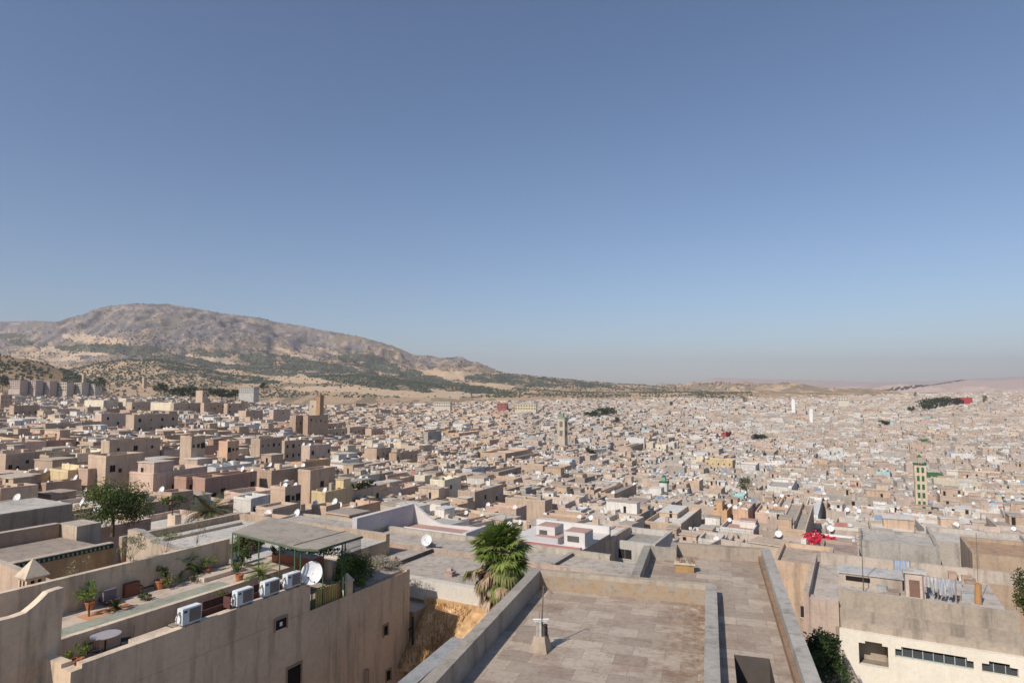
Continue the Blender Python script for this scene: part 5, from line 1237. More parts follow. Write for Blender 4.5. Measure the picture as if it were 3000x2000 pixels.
# white house with two red-topped roof huts
fl = RD.at(1556, 1590, -12.3); fr_ = RD.at(1706, 1601, -12.3); s0 = (fl[1]+fr_[1])/2; rA, rB = fl[0], fr_[0]; o_ = RD.p((rA+rB)/2, s0+3, -20)
bldg('red_hut_house', 'white roof terrace with two small red-topped roof huts right of the fan palm', o_, [
    ('wall', 'plaster', [(rA-3, rB, s0, s0+7, -22, -12.6, (.42, .32, .24))]), ('parapet', 'col', [(rA-3, rB, s0+.003, s0+.3, -12.599, -12.3, (.45, .2, .17), (.72, .68, .65))]),
    ('back_wall', 'clean', [(rA-3, rB, s0+6.7, s0+7.01, -12.8, -11.95, WH)]), ('floor', 'clean', [(rA-3, rB, s0+.31, s0+6.69, -12.598, -12.55, WH)]),
    ('roof_hut', 'clean', [(rB-1.9, rB-.1, s0+1.2, s0+3.0, -12.549, -11.45, WH), (rB-1.85, rB-.15, s0+1.25, s0+2.95, -11.449, -11.42, RD_), (rB-1.6, rB-.6, s0+1.17, s0+1.199, -12.2, -11.75, (.1, .1, .1))]),
    ('roof_hut', 'clean', [(rB-4.6, rB-2.9, s0+1.6, s0+3.4, -12.549, -11.35, WH), (rB-4.55, rB-2.95, s0+1.65, s0+3.35, -11.349, -11.32, RD_), (rB-4.3, rB-3.6, s0+1.57, s0+1.599, -12.1, -11.65, (.1, .1, .1))]),
    ('low_wall', 'clean', [(rA-.3, rA+1.8, s0+.8, s0+2.6, -12.549, -12.0, LI, RD_)])])
fl = RD.at(1627, 1626, -12.9); fr_ = RD.at(1697, 1634, -12.9)
bldg('yellow_hut', 'small plain yellow walled hut in front of the red-topped huts', RD.p(fl[0], fl[1], -20), [('wall', 'clean', [(fl[0], fr_[0], fl[1], fl[1]+2.5, -20, -12.95, (.70, .52, .26))]), ('roof', 'concrete', [(fl[0], fr_[0], fl[1], fl[1]+2.5, -12.949, -12.9, (.5, .42, .3))])], 'hut')
def pxblock(name, label, u0, v0, u1, v1, z, dep, base, c, mat='plaster', extra=(), rc=TL, ph=.5, wins=(), cat='house', axr=None):
    a, b_ = RD.at(u0, v0, z), RD.at(u1, v1, z); s = (a[1]+b_[1])/2; r0, r1 = a[0], b_[0]; o = RD.p((r0+r1)/2, s+dep/2, base)
    W = [(r0, r1, s, s+.3, base, z, c), (r0, r0+.3, s+.303, s+dep-.303, base, z-.004, c), (r1-.3, r1, s+.303, s+dep-.303, base, z-.004, c), (r0, r1, s+dep-.3, s+dep, base, z-.002, c)]
    t = bldg(name, label, o, [('wall', mat, W), ('roof', 'concrete', [(r0+.301, r1-.301, s+.301, s+dep-.301, z-ph-.1, z-ph, rc)])]+[(n, m, [(r0+x[0], r0+x[1], s+x[2], s+x[3], z+x[4], z+x[5])+tuple(x[6:]) for x in bx]) for (n, m, bx) in extra], cat)
    for (wu, wv, ww, wh) in wins:
        X, Z = ray(wu, wv); y = (RD.o.dot(RD.d)+s)/(X*RD.d.x+RD.d.y); r_ = RD.inv(X*y, y)[0]; zz = Z*y
        b = MB(); b.box(RD, r_-ww/2, r_+ww/2, s-.012, s-.003, zz-wh/2, zz+wh/2, (.03, .028, .03)); b.box(RD, r_-ww/2-.06, r_+ww/2+.06, s-.06, s-.003, zz-wh/2-.07, zz-wh/2-.002, (.6, .56, .5)); b.box(RD, r_-.02, r_+.02, s-.03, s-.013, zz-wh/2, zz+wh/2, (.2, .16, .14)); b.build('window', 'col', t, o)
    return t, r0, r1, s
pxblock('white_wall_house', 'grimy off-white house with one barred window left of the lower slab roof', 1775, 1583, 1925, 1590, -13.4, 6, -22, (.52, .48, .43), wins=[(1831, 1622, 1.2, .8)], rc=(.36, .33, .29))
pxblock('tent_roof_house', 'pale house with a bright roof between the red-topped huts and the grimy house', 1718, 1583, 1772, 1588, -13.0, 7, -22, (.48, .36, .28), rc=(.66, .62, .56), ph=.1)
pxblock('cream_yard_wall', 'low cream yard wall at the back of the big slab roof', 1752, 1650, 1868, 1662, -13.3, .6, -20, (.62, .57, .47), ph=.01, cat='wall')
# ---------------------------------------------------------------- right hand side
R1c = (.58, .42, .30)
pxblock('peach_house', 'tall windowed peach house with a crumbling parapet right of the slab roofs', 2262, 1645, 2436, 1655, -13.6, 7, -24, R1c, ph=.35, wins=[(2361, 1792, .75, .85), (2288, 1782, .4, .85)], rc=(.45, .36, .28),
        extra=[('ledge', 'plaster', [(-.05, 0, -.1, -.003, -3.6, -3.5, TL)])])
a, b_ = RD.at(2456, 1727, -12.0), RD.at(2984, 1794, -12.0); sR = (a[1]+b_[1])/2; r0, r1 = a[0], b_[0]; o_ = RD.p((r0+r1)/2, sR+5, -20)
CW2 = (.72, .66, .55); SG = (.40, .335, .265)
def dzr(u, v, s):
    X, Z = ray(u, v); y = (RD.o.dot(RD.d)+s)/(X*RD.d.x+RD.d.y); return RD.inv(X*y, y)[0], Z*y
z_mid = dzr(2464, 1776, sR)[1]; z_c = dzr(2464, 1845, sR-.9)[1]
big = bldg('cream_house', 'long cream house at lower right with stepped dark openings under a stained grey parapet', o_, [
    ('parapet', 'concrete', [(r0, r1, sR, sR+.35, -13.5, -12.0, SG, (.5, .42, .34))]),
    ('cornice', 'concrete', [(r0, r1+.3, sR-.25, sR-.003, -14.1, z_mid, (.37, .31, .25), (.43, .36, .29))]),
    ('cornice', 'concrete', [(r0+.1, r1+.6, sR-.55, sR-.253, -14.1, z_mid-.62, (.42, .35, .28), (.46, .39, .32))]),
    ('roof', 'concrete', [(r0-1.6, r1, sR+.353, sR+10, -22, -12.9, SG, (.50, .44, .38))]),
    ('side_parapet', 'plaster', [(r0-1.9, r0-1.6, sR-.5, sR+10, -22, -12.3, (.50, .37, .30), TL)]),
    ('side_pier', 'plaster', [(r0-1.6, r0-.003, sR-.45, sR+.35, -22, -12.6, (.50, .38, .31), (.55, .47, .4))])])
# facade with stepped openings cut through it
zb = -24; sF = sR-.85; zt = dzr(2464, 1842, sF)[1]
holes = []
for (pts) in (((2515, 1879, 2536, 1876), (2536, 1876, 2584, 1892), (2584, 1892, 2600, 1896)),):
    pass
def colz(u, v): return dzr(u, v, sF)
H1 = [(2516, 2534, 1881, 1941), (2534, 2584, 1876, 1941), (2584, 2601, 1895, 1941)]
H2_ = [(2624, 2641, 1898, 1918), (2641, 2832, 1893, 0), (2832, 2852, 1933, 0)]
def hole_cols(spec_top, spec_bot, us_):
    return [colz(u, v)[0] for u, v in us_]
zt1, zt1b, zb1 = colz(2520, 1881)[1], colz(2540, 1877)[1], colz(2520, 1945)[1]
zt2, zt2b, zb2 = colz(2625, 1899)[1], colz(2645, 1894)[1], colz(2625, 1923)[1]
ru = lambda u, v: colz(u, v)[0]
cols_ = [(r0, ru(2516, 1900), None, None), (ru(2516, 1900), ru(2535, 1900), zb1, zt1), (ru(2535, 1900), ru(2585, 1905), zb1, zt1b), (ru(2585, 1905), ru(2602, 1910), zb1, zt1),
         (ru(2602, 1910), ru(2623, 1910), None, None), (ru(2623, 1910), ru(2641, 1912), zb2, zt2), (ru(2641, 1912), ru(2834, 1945), zb2, zt2b), (ru(2834, 1945), ru(2853, 1945), zb2, zt2),
         (ru(2853, 1945), ru(2877, 1950), None, None), (ru(2877, 1950), ru(2898, 1950), zb2, zt2), (ru(2898, 1950), ru(2960, 1965), zb2, zt2b), (ru(2960, 1965), ru(2984, 1970), zb2, zt2), (ru(2984, 1970), r1+4, None, None)]
b = MB(); FT = .35
for (a_, c_, zl, zh) in cols_:
    if zl is None: b.box(RD, a_, c_, sF, sF+FT, zb, zt, CW2)
    else: b.box(RD, a_, c_, sF+.0, sF+FT, zh, zt, CW2); b.box(RD, a_, c_, sF, sF+FT, zb, zl, CW2)
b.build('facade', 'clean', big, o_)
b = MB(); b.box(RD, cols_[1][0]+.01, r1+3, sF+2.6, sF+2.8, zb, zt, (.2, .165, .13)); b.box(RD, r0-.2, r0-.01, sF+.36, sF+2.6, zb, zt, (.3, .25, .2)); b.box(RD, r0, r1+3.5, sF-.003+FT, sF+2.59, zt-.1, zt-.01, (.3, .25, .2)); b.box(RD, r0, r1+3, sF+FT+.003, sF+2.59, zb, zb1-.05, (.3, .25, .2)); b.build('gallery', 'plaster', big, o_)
b = MB()
for k in range(7): r_ = cols_[6][0]+.05+(cols_[6][1]-cols_[6][0]-.1)*k/6; b.box(RD, r_-.02, r_+.02, sF+.15, sF+.19, zb2, zt2b, (.35, .4, .38))
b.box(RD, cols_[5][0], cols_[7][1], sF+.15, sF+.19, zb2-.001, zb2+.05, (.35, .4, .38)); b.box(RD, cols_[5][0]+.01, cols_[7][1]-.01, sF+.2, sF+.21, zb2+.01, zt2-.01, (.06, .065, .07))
for k in range(4): r_ = cols_[9][0]+(cols_[11][1]-cols_[9][0])*k/3; b.box(RD, r_-.02, r_+.02, sF+.15, sF+.19, zb2, zt2, (.35, .4, .38))
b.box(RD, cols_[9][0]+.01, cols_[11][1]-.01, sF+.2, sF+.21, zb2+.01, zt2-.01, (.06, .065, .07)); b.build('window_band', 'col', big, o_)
# yard in front
o = MB(); zy = colz(2520, 1985)[1]-.6
o.box(RD, r0-3, r1+6, sF-14, sF-.01, zy-.4, zy, (.42, .37, .31)); t = o.build('yard', 'concrete'); t['kind'] = 'structure'
P = G(2480, 1912, -15.2); q_ = G(2560, 2010, -15.2)
o_ = G(2476, 1905, -14.9); t = empty('yard_wall', o_, 'leaning narrow yard wall running down from the cream house corner', 'wall'); b = MB(); b.prism([tuple(G(2466, 1908, -14.9)[:2]), tuple(G(2500, 2010, -14.9)[:2]), tuple(G(2530, 2008, -14.9)[:2]), tuple(G(2472, 1904, -14.9)[:2])], -20, [-14.9, -15.3, -15.3, -14.9], (.42, .33, .26)); b.build('wall', 'plaster', t, o_)
shrub(G(2535, 1955, zy), (.9, .5, .25), 500, .12, [(.42, .26, .12), (.3, .2, .1)], 'dry orange weeds in the yard by the first opening', 'weeds')
shrub(G(2800, 2010, zy), (1.2, .5, .3), 600, .12, [(.16, .17, .07), (.3, .2, .1)], 'weedy green tuft at the foot of the cream facade', 'weeds')
shrub(G(2620, 2005, zy), (.8, .4, .2), 350, .12, [(.42, .26, .12), (.3, .2, .1)], 'small dry weeds at the bottom edge of the yard', 'weeds')
# tree in the gap
tree(G(2398, 1915, -14.2)+Vector((0, 0, -3.5)), 6.0, (1.3, 1.5, 1.45), 'dense dark green tree in the gap between the slab roof and cream house', [(.035, .06, .02), (.05, .085, .025), (.025, .04, .015), (.07, .11, .03)], 7000, .17, 'dark_tree', 'tree', None, .14, rt, 3.3, 26)
tree(G(2990, 1745, -13)+Vector((.7, 0, -4)), 6.0, (1.0, 1.1, 1.7), 'olive green tree cut by the right edge beside the cream house', [(.10, .11, .04), (.07, .08, .03), (.14, .15, .06)], 2600, .17, 'olive_tree', 'tree', None, .12, rt, 4.0, 18)
# grey block house and its neighbours behind
pxblock('grey_block_house', 'big windowless raw grey concrete block house beyond the laundry roof', 2516, 1583, 2752, 1599, -14.6, 6, -24, (.40, .365, .32), 'concrete', ph=.25, rc=(.48, .44, .39))
pxblock('long_grey_wall_house', 'long low grey rendered house behind the concrete block house', 2740, 1592, 3040, 1604, -15.6, 8, -24, (.46, .41, .35), 'concrete', ph=.4, rc=(.55, .5, .44), wins=[(2935, 1598, .5, .5)])
pxblock('rusty_roof_house', 'wide low house with rust brown stained walls at the right edge', 2850, 1622, 3080, 1640, -13.6, 7, -24, (.42, .31, .22), 'concrete', ph=.3, rc=(.42, .28, .18))
pxblock('low_rubble_house', 'small rubble roofed house left of the grey block house', 2400, 1612, 2512, 1620, -14.8, 5, -24, (.40, .30, .24), 'concrete', ph=.3, rc=(.36, .28, .24))
# clutter on the roof of the cream house
zf = -12.9; ub = lambda u, v, z=zf: RD.at(u, v, z)
x_ = ub(2560, 1722); bldg('roof_shed', 'low rough roof shed with a sheet roof at the left of the laundry', RD.p(x_[0], x_[1], zf), [('wall', 'plaster', [(x_[0]-2.0, x_[0]+1.6, x_[1], x_[1]+2.0, zf, zf+.75, (.44, .37, .3))]), ('roof_sheet', 'concrete', [(x_[0]-2.1, x_[0]+1.7, x_[1]-.1, x_[1]+2.1, zf+.753, zf+.8, (.5, .48, .45))]), ('opening', 'dark', [(x_[0]-1.6, x_[0]-.2, x_[1]-.02, x_[1]-.003, zf+.3, zf+.6)])], 'shed')
x_ = ub(2682, 1752); bldg('roof_shed', 'narrow roof shed with a brown door in front of the hanging laundry', RD.p(x_[0], x_[1], zf), [('wall', 'plaster', [(x_[0]-.5, x_[0]+.55, x_[1], x_[1]+1.2, zf, zf+1.5, (.55, .45, .38))]), ('door', 'col', [(x_[0]-.3, x_[0]+.25, x_[1]-.04, x_[1]-.003, zf+.1, zf+1.1, (.2, .12, .09))]), ('roof_sheet', 'concrete', [(x_[0]-.6, x_[0]+.65, x_[1]-.1, x_[1]+1.3, zf+1.503, zf+1.55, (.6, .56, .5))])], 'shed')
x_ = ub(2640, 1690); bldg('inner_wall_row', 'knee-high rough dividing walls across the cluttered roof', RD.p(x_[0], x_[1], zf), [('wall', 'plaster', [(x_[0]-5, x_[0]+7.5, x_[1]+1.2, x_[1]+1.5, zf, zf+.8, (.5, .42, .35)), (x_[0]+.2, x_[0]+.5, x_[1]-2.5, x_[1]+1.19, zf, zf+.6, (.42, .36, .3))])], 'wall')
def laundry(name, label, u0, u1, v, z, n, cols, hh, seed):
    a, b_ = RD.at(u0, v, z), RD.at(u1, v, z); rl = random.Random(seed); s = (a[1]+b_[1])/2; r0, r1 = a[0], b_[0]; o = RD.p(r0, s, z); t = empty(name, o, label, 'clothesline')
    b = MB(); b.tube(RD.p(r0, s, z+1.5), RD.p(r1, s, z+1.45), .008, c=(.3, .3, .3), n=4); b.build('line', 'col', t, o)
    for r_ in (r0, r1): b = MB(); b.tube(RD.p(r_, s, z), RD.p(r_, s, z+1.55), .03, c=(.3, .25, .2)); b.build('post', 'col', t, o)
    w = (r1-r0)/n
    for k in range(n):
        b = MB(); c = rl.choice(cols); q = r0+k*w+.04; ww = w*rl.uniform(.65, .95); h = hh*rl.uniform(.6, 1.1); m = 7; rows = []
        for i in range(m+1):
            x = q+ww*i/m; rows.append([RD.p(x, s+.05*math.sin(i*1.7+k), z+1.48), RD.p(x, s+.07*math.sin(i*1.7+k+.5), z+1.48-h*.5), RD.p(x+.02, s+.10*math.sin(i*1.7+k+1), z+1.48-h)])
        for i in range(m):
            for j in range(2): b.face([rows[i][j], rows[i][j+1], rows[i+1][j+1], rows[i+1][j]], c)
        b.build('cloth', 'col', t, o)
laundry('clothesline', 'row of white and pale pink laundry hanging right of the roof shed', 2708, 2800, 1765, zf, 9, [(.75, .75, .77), (.7, .6, .62), (.6, .62, .66), (.72, .72, .7)], 1.0, 4)
laundry('clothesline', 'short line of blue and white cloths before the grey block house', 2622, 2668, 1708, zf, 4, [(.45, .55, .72), (.65, .7, .78), (.15, .42, .5)], 1.25, 8)
P = ub(2866, 1768); P = RD.p(P[0], P[1], zf); t = empty('pipe_chimney', P, 'slim brown pipe chimney standing at the right end of the cluttered roof', 'chimney'); b = MB(); b.tube(P, P+Vector((.05, 0, 1.2)), .19, .17, (.42, .23, .1), n=12); b.build('pipe', 'col', t, P); b = MB(); b.tube(P+Vector((.05, 0, 1.19)), P+Vector((.1, 0, 4.2)), .02, c=(.2, .17, .14), n=5); b.build('rod', 'col', t, P)
P = RD.p(*ub(2530, 1735), zf); 
o = asrc.copy(); col.objects.link(o); o.location = P; tag(o, 'spidery roof aerial on the low roof shed of the cream house', 'aerial', 'roof aerials')
P = RD.p(*ub(2600, 1700), zf); t = empty('junk_pile', P, 'heap of brushwood and scrap on the roof behind the roof sheds', 'junk pile'); b = MB()
for k in range(160): q_ = P+Vector((rt.uniform(-2.2, 3.0), rt.uniform(-.8, .8), rt.uniform(.0, .5))); b.tube(q_, q_+rotv(rt)*rt.uniform(.15, .5), .018, c=rt.choice([(.2, .16, .12), (.4, .32, .26), (.12, .1, .09), (.55, .5, .45)]), n=3)
b.build('scrap', 'col', t, P)
P = RD.p(*ub(2740, 1735), zf)
rj = random.Random(13)
for k in range(26):
    a_ = ub(rj.uniform(2480, 2950), rj.uniform(1690, 1765)); s1, s2, h_ = rj.uniform(.2, .8), rj.uniform(.2, .6), rj.uniform(.15, .6); cc = rj.choice([((.6, .57, .52), 'pale'), ((.3, .24, .2), 'dark'), ((.45, .32, .24), 'brown'), ((.35, .36, .36), 'grey')])
    if not (r0-1.2 < a_[0] < r1-1): continue
    o = MB(); o.box(RD, a_[0], a_[0]+s1, a_[1], a_[1]+s2, zf, zf+h_, cc[0]); o.box(RD, a_[0]-.03, a_[0]+s1+.03, a_[1]-.03, a_[1]+s2+.03, zf+h_+.002, zf+h_+.03, cc[0])
    tag(o.build('crate', 'col', None, RD.p(a_[0], a_[1], zf)), 'small box or crate left among the clutter on the cream house roof', 'crate', 'boxes cluttering the cream house roof')
# red dyed hides / rugs drying on a roof
def solve_pt(u, v): return solve(u, v, 0)
P = G(2395, 1590, -17.5); t = empty('drying_rugs', P, 'bright red dyed cloths heaped to dry on a white edged roof', 'rugs')
b = MB()
for k in range(230):
    u_ = rt.uniform(2368, 2455); v_ = rt.uniform(1556, 1590)+(u_-2368)*.05
    if v_ < 1552+(u_-2368)*.32: continue
    q_ = G(u_, v_, -17.3); d = Vector((rt.uniform(-1, 1), rt.uniform(-.6, .6), rt.uniform(-.1, .3))).normalized(); n_ = Vector((rt.uniform(-.3, .3), rt.uniform(-.5, .2), .8)).normalized(); s_ = d.cross(n_).normalized()*rt.uniform(.08, .2); L = d*rt.uniform(.25, .6); k2 = rt.uniform(.7, 1.2)
    b.face([q_-s_, q_+L-s_*.6, q_+L+s_, q_+s_], (.55*k2, .02, .045)); b.face([q_+L-s_*.6, q_+L*1.5-Vector((0, 0, .3)), q_+L+s_], (.48*k2, .02, .04))
b.build('cloth', 'col', t, P)
pxblock('rug_roof_house', 'low white edged house whose roof carries the red dyed cloths', 2372, 1596, 2505, 1606, -17.9, 7, -26, (.72, .70, .68), 'clean', ph=.2, rc=(.42, .36, .3))
# ---------------------------------------------------------------- landmarks in the town
def U3(zc, x, y): ox, oy, k = HZ[zc]; return ox+x*k, oy+y*k
def tower(name, label, cat, u, vtop, vbase, wpx, y, c, win=None, lan=None, lc=None, band=None, az=AX):
    P = Gy(u, vtop, y); w = wpx/F*y; h = (vbase-vtop)/F*y+6; f = Fr((P.x, P.y), az); f = Fr(f.p(-w/2, -w/2), az); o = Vector((P.x, P.y, P.z-h))
    t = empty(name, o, label, cat); b = MB(); b.box(f, 0, w, 0, w, P.z-h, P.z, c); b.build('shaft', 'city', t, o)
    b = MB(); b.box(f, -.15, w+.15, -.15, w+.15, P.z+.003, P.z+w*.09, band or c)
    for k in range(5):
        q = k*w/5+w*.04; b.box(f, q, q+w*.11, -.15, .2, P.z+w*.093, P.z+w*.2, band or c); b.box(f, w-.2, w+.15, q, q+w*.11, P.z+w*.093, P.z+w*.2, band or c)
    b.build('battlement', 'col', t, o)
    if lan:
        lw = w*lan[0]; lh = lan[1]/F*y; b = MB(); b.box(f, (w-lw)/2, (w+lw)/2, (w-lw)/2, (w+lw)/2, P.z+.1, P.z+lh*.72, lc or c); k = lw*.6; m_ = w/2
        q = [f.p(m_-k, m_-k, P.z+lh*.72), f.p(m_+k, m_-k, P.z+lh*.72), f.p(m_+k, m_+k, P.z+lh*.72), f.p(m_-k, m_+k, P.z+lh*.72)]; ap = f.p(m_, m_, P.z+lh)
        for i in range(4): b.face([q[i], q[(i+1) % 4], ap], band or c)
        b.tube(ap-Vector((0, 0, .3)), ap+Vector((0, 0, lh*.25)), .06, c=(.5, .4, .1), n=5); b.build('lantern', 'col', t, o)
    if win:
        rows, cl = win[0], win[1]
        for r_ in range(rows):
            for side in (0, 1):
                for cc in range(cl):
                    q = w*((cc+.5)/cl*.8+.1); zz = P.z-h*.0-(r_+.6)*((vbase-vtop)/F*y/(rows+.4)); ww = w*.8/cl*.55; wh = (vbase-vtop)/F*y/(rows+.4)*.62
                    b = MB()
                    if side == 0: b.box(f, q-ww/2, q+ww/2, -.05, -.01, zz-wh/2, zz+wh/2, win[2])
                    else: b.box(f, w+.01, w+.05, q-ww/2, q+ww/2, zz-wh/2, zz+wh/2, win[2])
                    b.build('panel', 'col', t, o)
    return t
GRN_T = (.03, .12, .065)
tower('minaret', 'slender minaret with two columns of green tiled panels and a green topped lantern', 'minaret', 2694, 1360, 1489, 29, 185, (.62, .50, .36), (5, 2, GRN_T), (.34, 30), (.42, .36, .28), GRN_T)
tower('minaret', 'plain beige minaret with a green top in the middle of the town', 'minaret', 1648, 1226, 1288, 22, 470, (.56, .48, .37), (2, 1, (.2, .16, .12)), (.4, 20), (.22, .3, .2), (.3, .36, .27))
tower('minaret', 'brown brick minaret standing beside a sandy house on the left ridge', 'minaret', 938, 1160, 1215, 15, 345, (.40, .25, .15), None, (.35, 12), (.4, .25, .15), (.34, .2, .12))
tower('minaret', 'small white minaret with a green band left of the yellow arcaded building', 'minaret', 1945, 1412, 1445, 22, 235, (.66, .68, .60), None, (.5, 22), (.2, .4, .28), GRN_T)
tower('minaret', 'tall bright white minaret near the far right skyline', 'minaret', 2324, 1174, 1203, 10, 1250, (.82, .82, .80), None, (.5, 6), (.8, .8, .8), (.8, .8, .8))
tower('minaret', 'short bright white minaret just right of and below the taller white one', 'minaret', 2376, 1199, 1226, 9, 1000, (.8, .82, .80), None, (.5, 5), (.6, .75, .7), (.6, .75, .7))
tower('ruined_tower', 'ruined sandy tower on the slope behind the left of the town', 'tower', 424, 1106, 1128, 9, 1150, (.5, .38, .26))
tower('ruined_tower', 'short ruined tower at the foot of the reddish hill', 'tower', 247, 1096, 1112, 8, 1200, (.55, .42, .28))
# apartment blocks and offices on the left skyline
def flats(label, u0, u1, v, vb, y, c, cols_, rows, name='apartment_block'):
    A, B = Gy(u0, v, y), Gy(u1, v, y); w = (B.x-A.x)/math.cos(math.radians(12)); f = Fr((A.x, A.y), 12); h = (vb-v)/F*y+12; o = f.p(w/2, 5, A.z-h); t = empty(name, o, label, 'building')
    b = MB(); b.box(f, 0, w, 0, 12, A.z-h, A.z, c); b.build('wall', 'city', t, o); b = MB(); b.box(f, -.3, w+.3, -.3, 12.3, A.z+.003, A.z+.5, tuple(x*.9 for x in c), 0, (.45, .42, .38)); b.build('roof', 'city', t, o)
    H = (vb-v)/F*y
    for r_ in range(rows):
        for k in range(cols_):
            q = w*(k+.5)/cols_; ww = w/cols_*.55; zz = A.z-(r_+.5)*H/rows; hh = H/rows*.45; b = MB(); b.box(f, q-ww/2, q+ww/2, -.08, -.02, zz-hh/2, zz+hh/2, (.10, .09, .09)); b.build('window', 'col', t, o)
for i, (u0, u1, v, vb, lb) in enumerate(((26, 66, 1114, 1140, 'leftmost pinkish grey apartment block on the left skyline'), (68, 112, 1115, 1140, 'second pinkish grey apartment block from the left edge on the skyline'), (114, 152, 1117, 1142, 'third pinkish grey apartment block from the left edge on the skyline'),
    (154, 204, 1120, 1146, 'paler low apartment block right of the three pinkish grey ones'), (208, 246, 1121, 1144, 'apartment block just below the short ruined tower'), (248, 284, 1125, 1142, 'rightmost low apartment block of the left skyline row'))):
    flats(lb, u0, u1, v, vb, 900+i*12, (.52, .42, .36) if i < 3 else (.56, .48, .40), 6, 4 if i < 3 else 3)
flats('white office building with dark window bands behind the left trees', 700, 748, 1134, 1152, 880, (.52, .49, .44), 8, 3, 'office_building')
flats('cream block with a row of windows on the far right skyline', 2455, 2483, 1161, 1175, 1500, (.68, .62, .5), 4, 2, 'apartment_block')
flats('pale long block among the far houses right of the mountain foot', 1272, 1320, 1177, 1192, 1200, (.62, .56, .46), 7, 2, 'apartment_block')
flats('reddish block in the distance above the beige minaret', 1456, 1484, 1181, 1197, 1200, (.42, .12, .10), 3, 2, 'apartment_block')
flats('long pale yellow block in the distance left of the beige minaret', 1508, 1570, 1184, 1200, 1150, (.66, .58, .42), 8, 2, 'apartment_block')
# trees that can be told apart in the town
TT = [(2187, 1420, 46, 48, 270, 'round bright green tree right below the yellow arcaded building'), (1728, 1328, 30, 26, 300, 'small green tree below and right of the beige minaret'),
      (1735, 1213, 40, 16, 700, 'left tree of the grove beyond the beige minaret'), (1762, 1207, 44, 20, 720, 'middle tree of the grove beyond the beige minaret'), (1790, 1205, 36, 24, 740, 'right tree of the grove beyond the beige minaret'),
      (1808, 1232, 22, 18, 560, 'dark round tree just below the grove on the right'), (1482, 1218, 12, 18, 600, 'small dark pointed tree left of the beige minaret'), (2004, 1214, 7, 24, 720, 'thin dark cypress standing alone in the far town'),
      (2182, 1172, 14, 16, 1500, 'clump of dark cypress on the far skyline'), (2118, 1171, 8, 13, 1500, 'lone dark cypress on the skyline left of the white minaret'), (2313, 1168, 7, 14, 1300, 'dark cypress touching the left of the tall white minaret'), (1966, 1183, 14, 12, 1300, 'small dark tree on the skyline right of the red block'),
      (2720, 1187, 60, 32, 800, 'left tree of the dark wood before the red building'), (2765, 1181, 60, 28, 830, 'middle tree of the dark wood before the red building'), (2800, 1178, 40, 22, 850, 'right tree of the dark wood touching the red building'), (2672, 1200, 22, 20, 800, 'round dark tree left of the dark wood'),
      (2588, 1240, 34, 16, 520, 'low dark spreading tree in the right middle distance'), (2222, 1280, 50, 14, 400, 'long low dark green trees above the yellow arcaded building'), (2682, 1156, 10, 16, 1500, 'small palm like tree on the right skyline'), (2885, 1168, 16, 20, 900, 'dark tree right of the red building'),
      (520, 1150, 50, 26, 600, 'leftmost tree of the green row beyond the cream houses'), (560, 1148, 60, 34, 610, 'broad tree second in the green row beyond the cream houses'), (605, 1152, 50, 28, 620, 'third tree of the green row beyond the cream houses'), (650, 1152, 60, 26, 600, 'fourth tree of the green row beyond the cream houses'), (690, 1154, 44, 24, 590, 'last tree of the green row under the white office building'),
      (472, 1138, 44, 26, 800, 'dark tree right of the ruined sandy tower'), (292, 1122, 36, 30, 850, 'dark tree right of the apartment blocks'), (8, 1122, 34, 40, 800, 'dark tree at the far left edge beside the apartment blocks'), (772, 1132, 26, 18, 850, 'dark tree right of the white office building'),
      ]
rt2 = random.Random(17)
for (u, v, wp, hp, y, lb) in TT:
    if not y: continue
    if v > 1166 and y > 200 or 700 < u and y > 200: y = solve(u, v+hp*.5, 1.5).y
    elif y > 400: y = 900
    C = Gy(u, v, y); rx = wp/F*y/2; rz = hp/F*y/2; cy_p = wp < 10 or hp > wp*1.4; base = C-Vector((0, 0, rz+2.5))
    tree(base, rz*2+2.5, (rx*1.05, rx*.9, rz*1.15), lb, GD+[(.07, .10, .035)] if y > 300 or 'dark' in lb else GL, 1400 if y < 400 else 700, max(.3, rx*.24 if y > 300 else rx*.15), 'cypress' if cy_p else 'town_tree', 'cypress' if cy_p else 'tree', None, max(.15, rx*.06), rt2, rz+2.5, 22)
hr = [r for t_, r in zip(HAND, recs) if t_[:3] == ('B', 1377, 648)][0]; f_ = hr['fr']; z_ = hr['z']-.4; w_, d_ = hr['w'], hr['d']; o_ = f_.p(w_/2, d_/2, z_)
t = empty('roof_pergola', o_, 'long vine hung roof pergola on a tan house in the left middle distance', 'pergola')
b = MB(); b.box(f_, .5, w_-.4, 1, d_*.8, z_+2.2, z_+2.3, (.36, .35, .3)); b.build('canopy', 'city', t, o_)
for (a_, c_) in ((.7, 1.2), (w_-.6, 1.2), (.7, d_*.45), (w_-.6, d_*.45), (.7, d_*.78), (w_-.6, d_*.78)): b = MB(); b.tube(f_.p(a_, c_, z_), f_.p(a_, c_, z_+2.2), .06, c=(.2, .16, .12)); b.build('post', 'col', t, o_)
b = MB()
for k in range(9): leaf_cloud(b, f_.p(w_-.2, 1+k*(d_*.8-1)/8, z_+1.1), (.7, 1.0, .8), 260, .3, GL+GD, rt2, 8)
b.build('vines', 'leaf', t, o_)
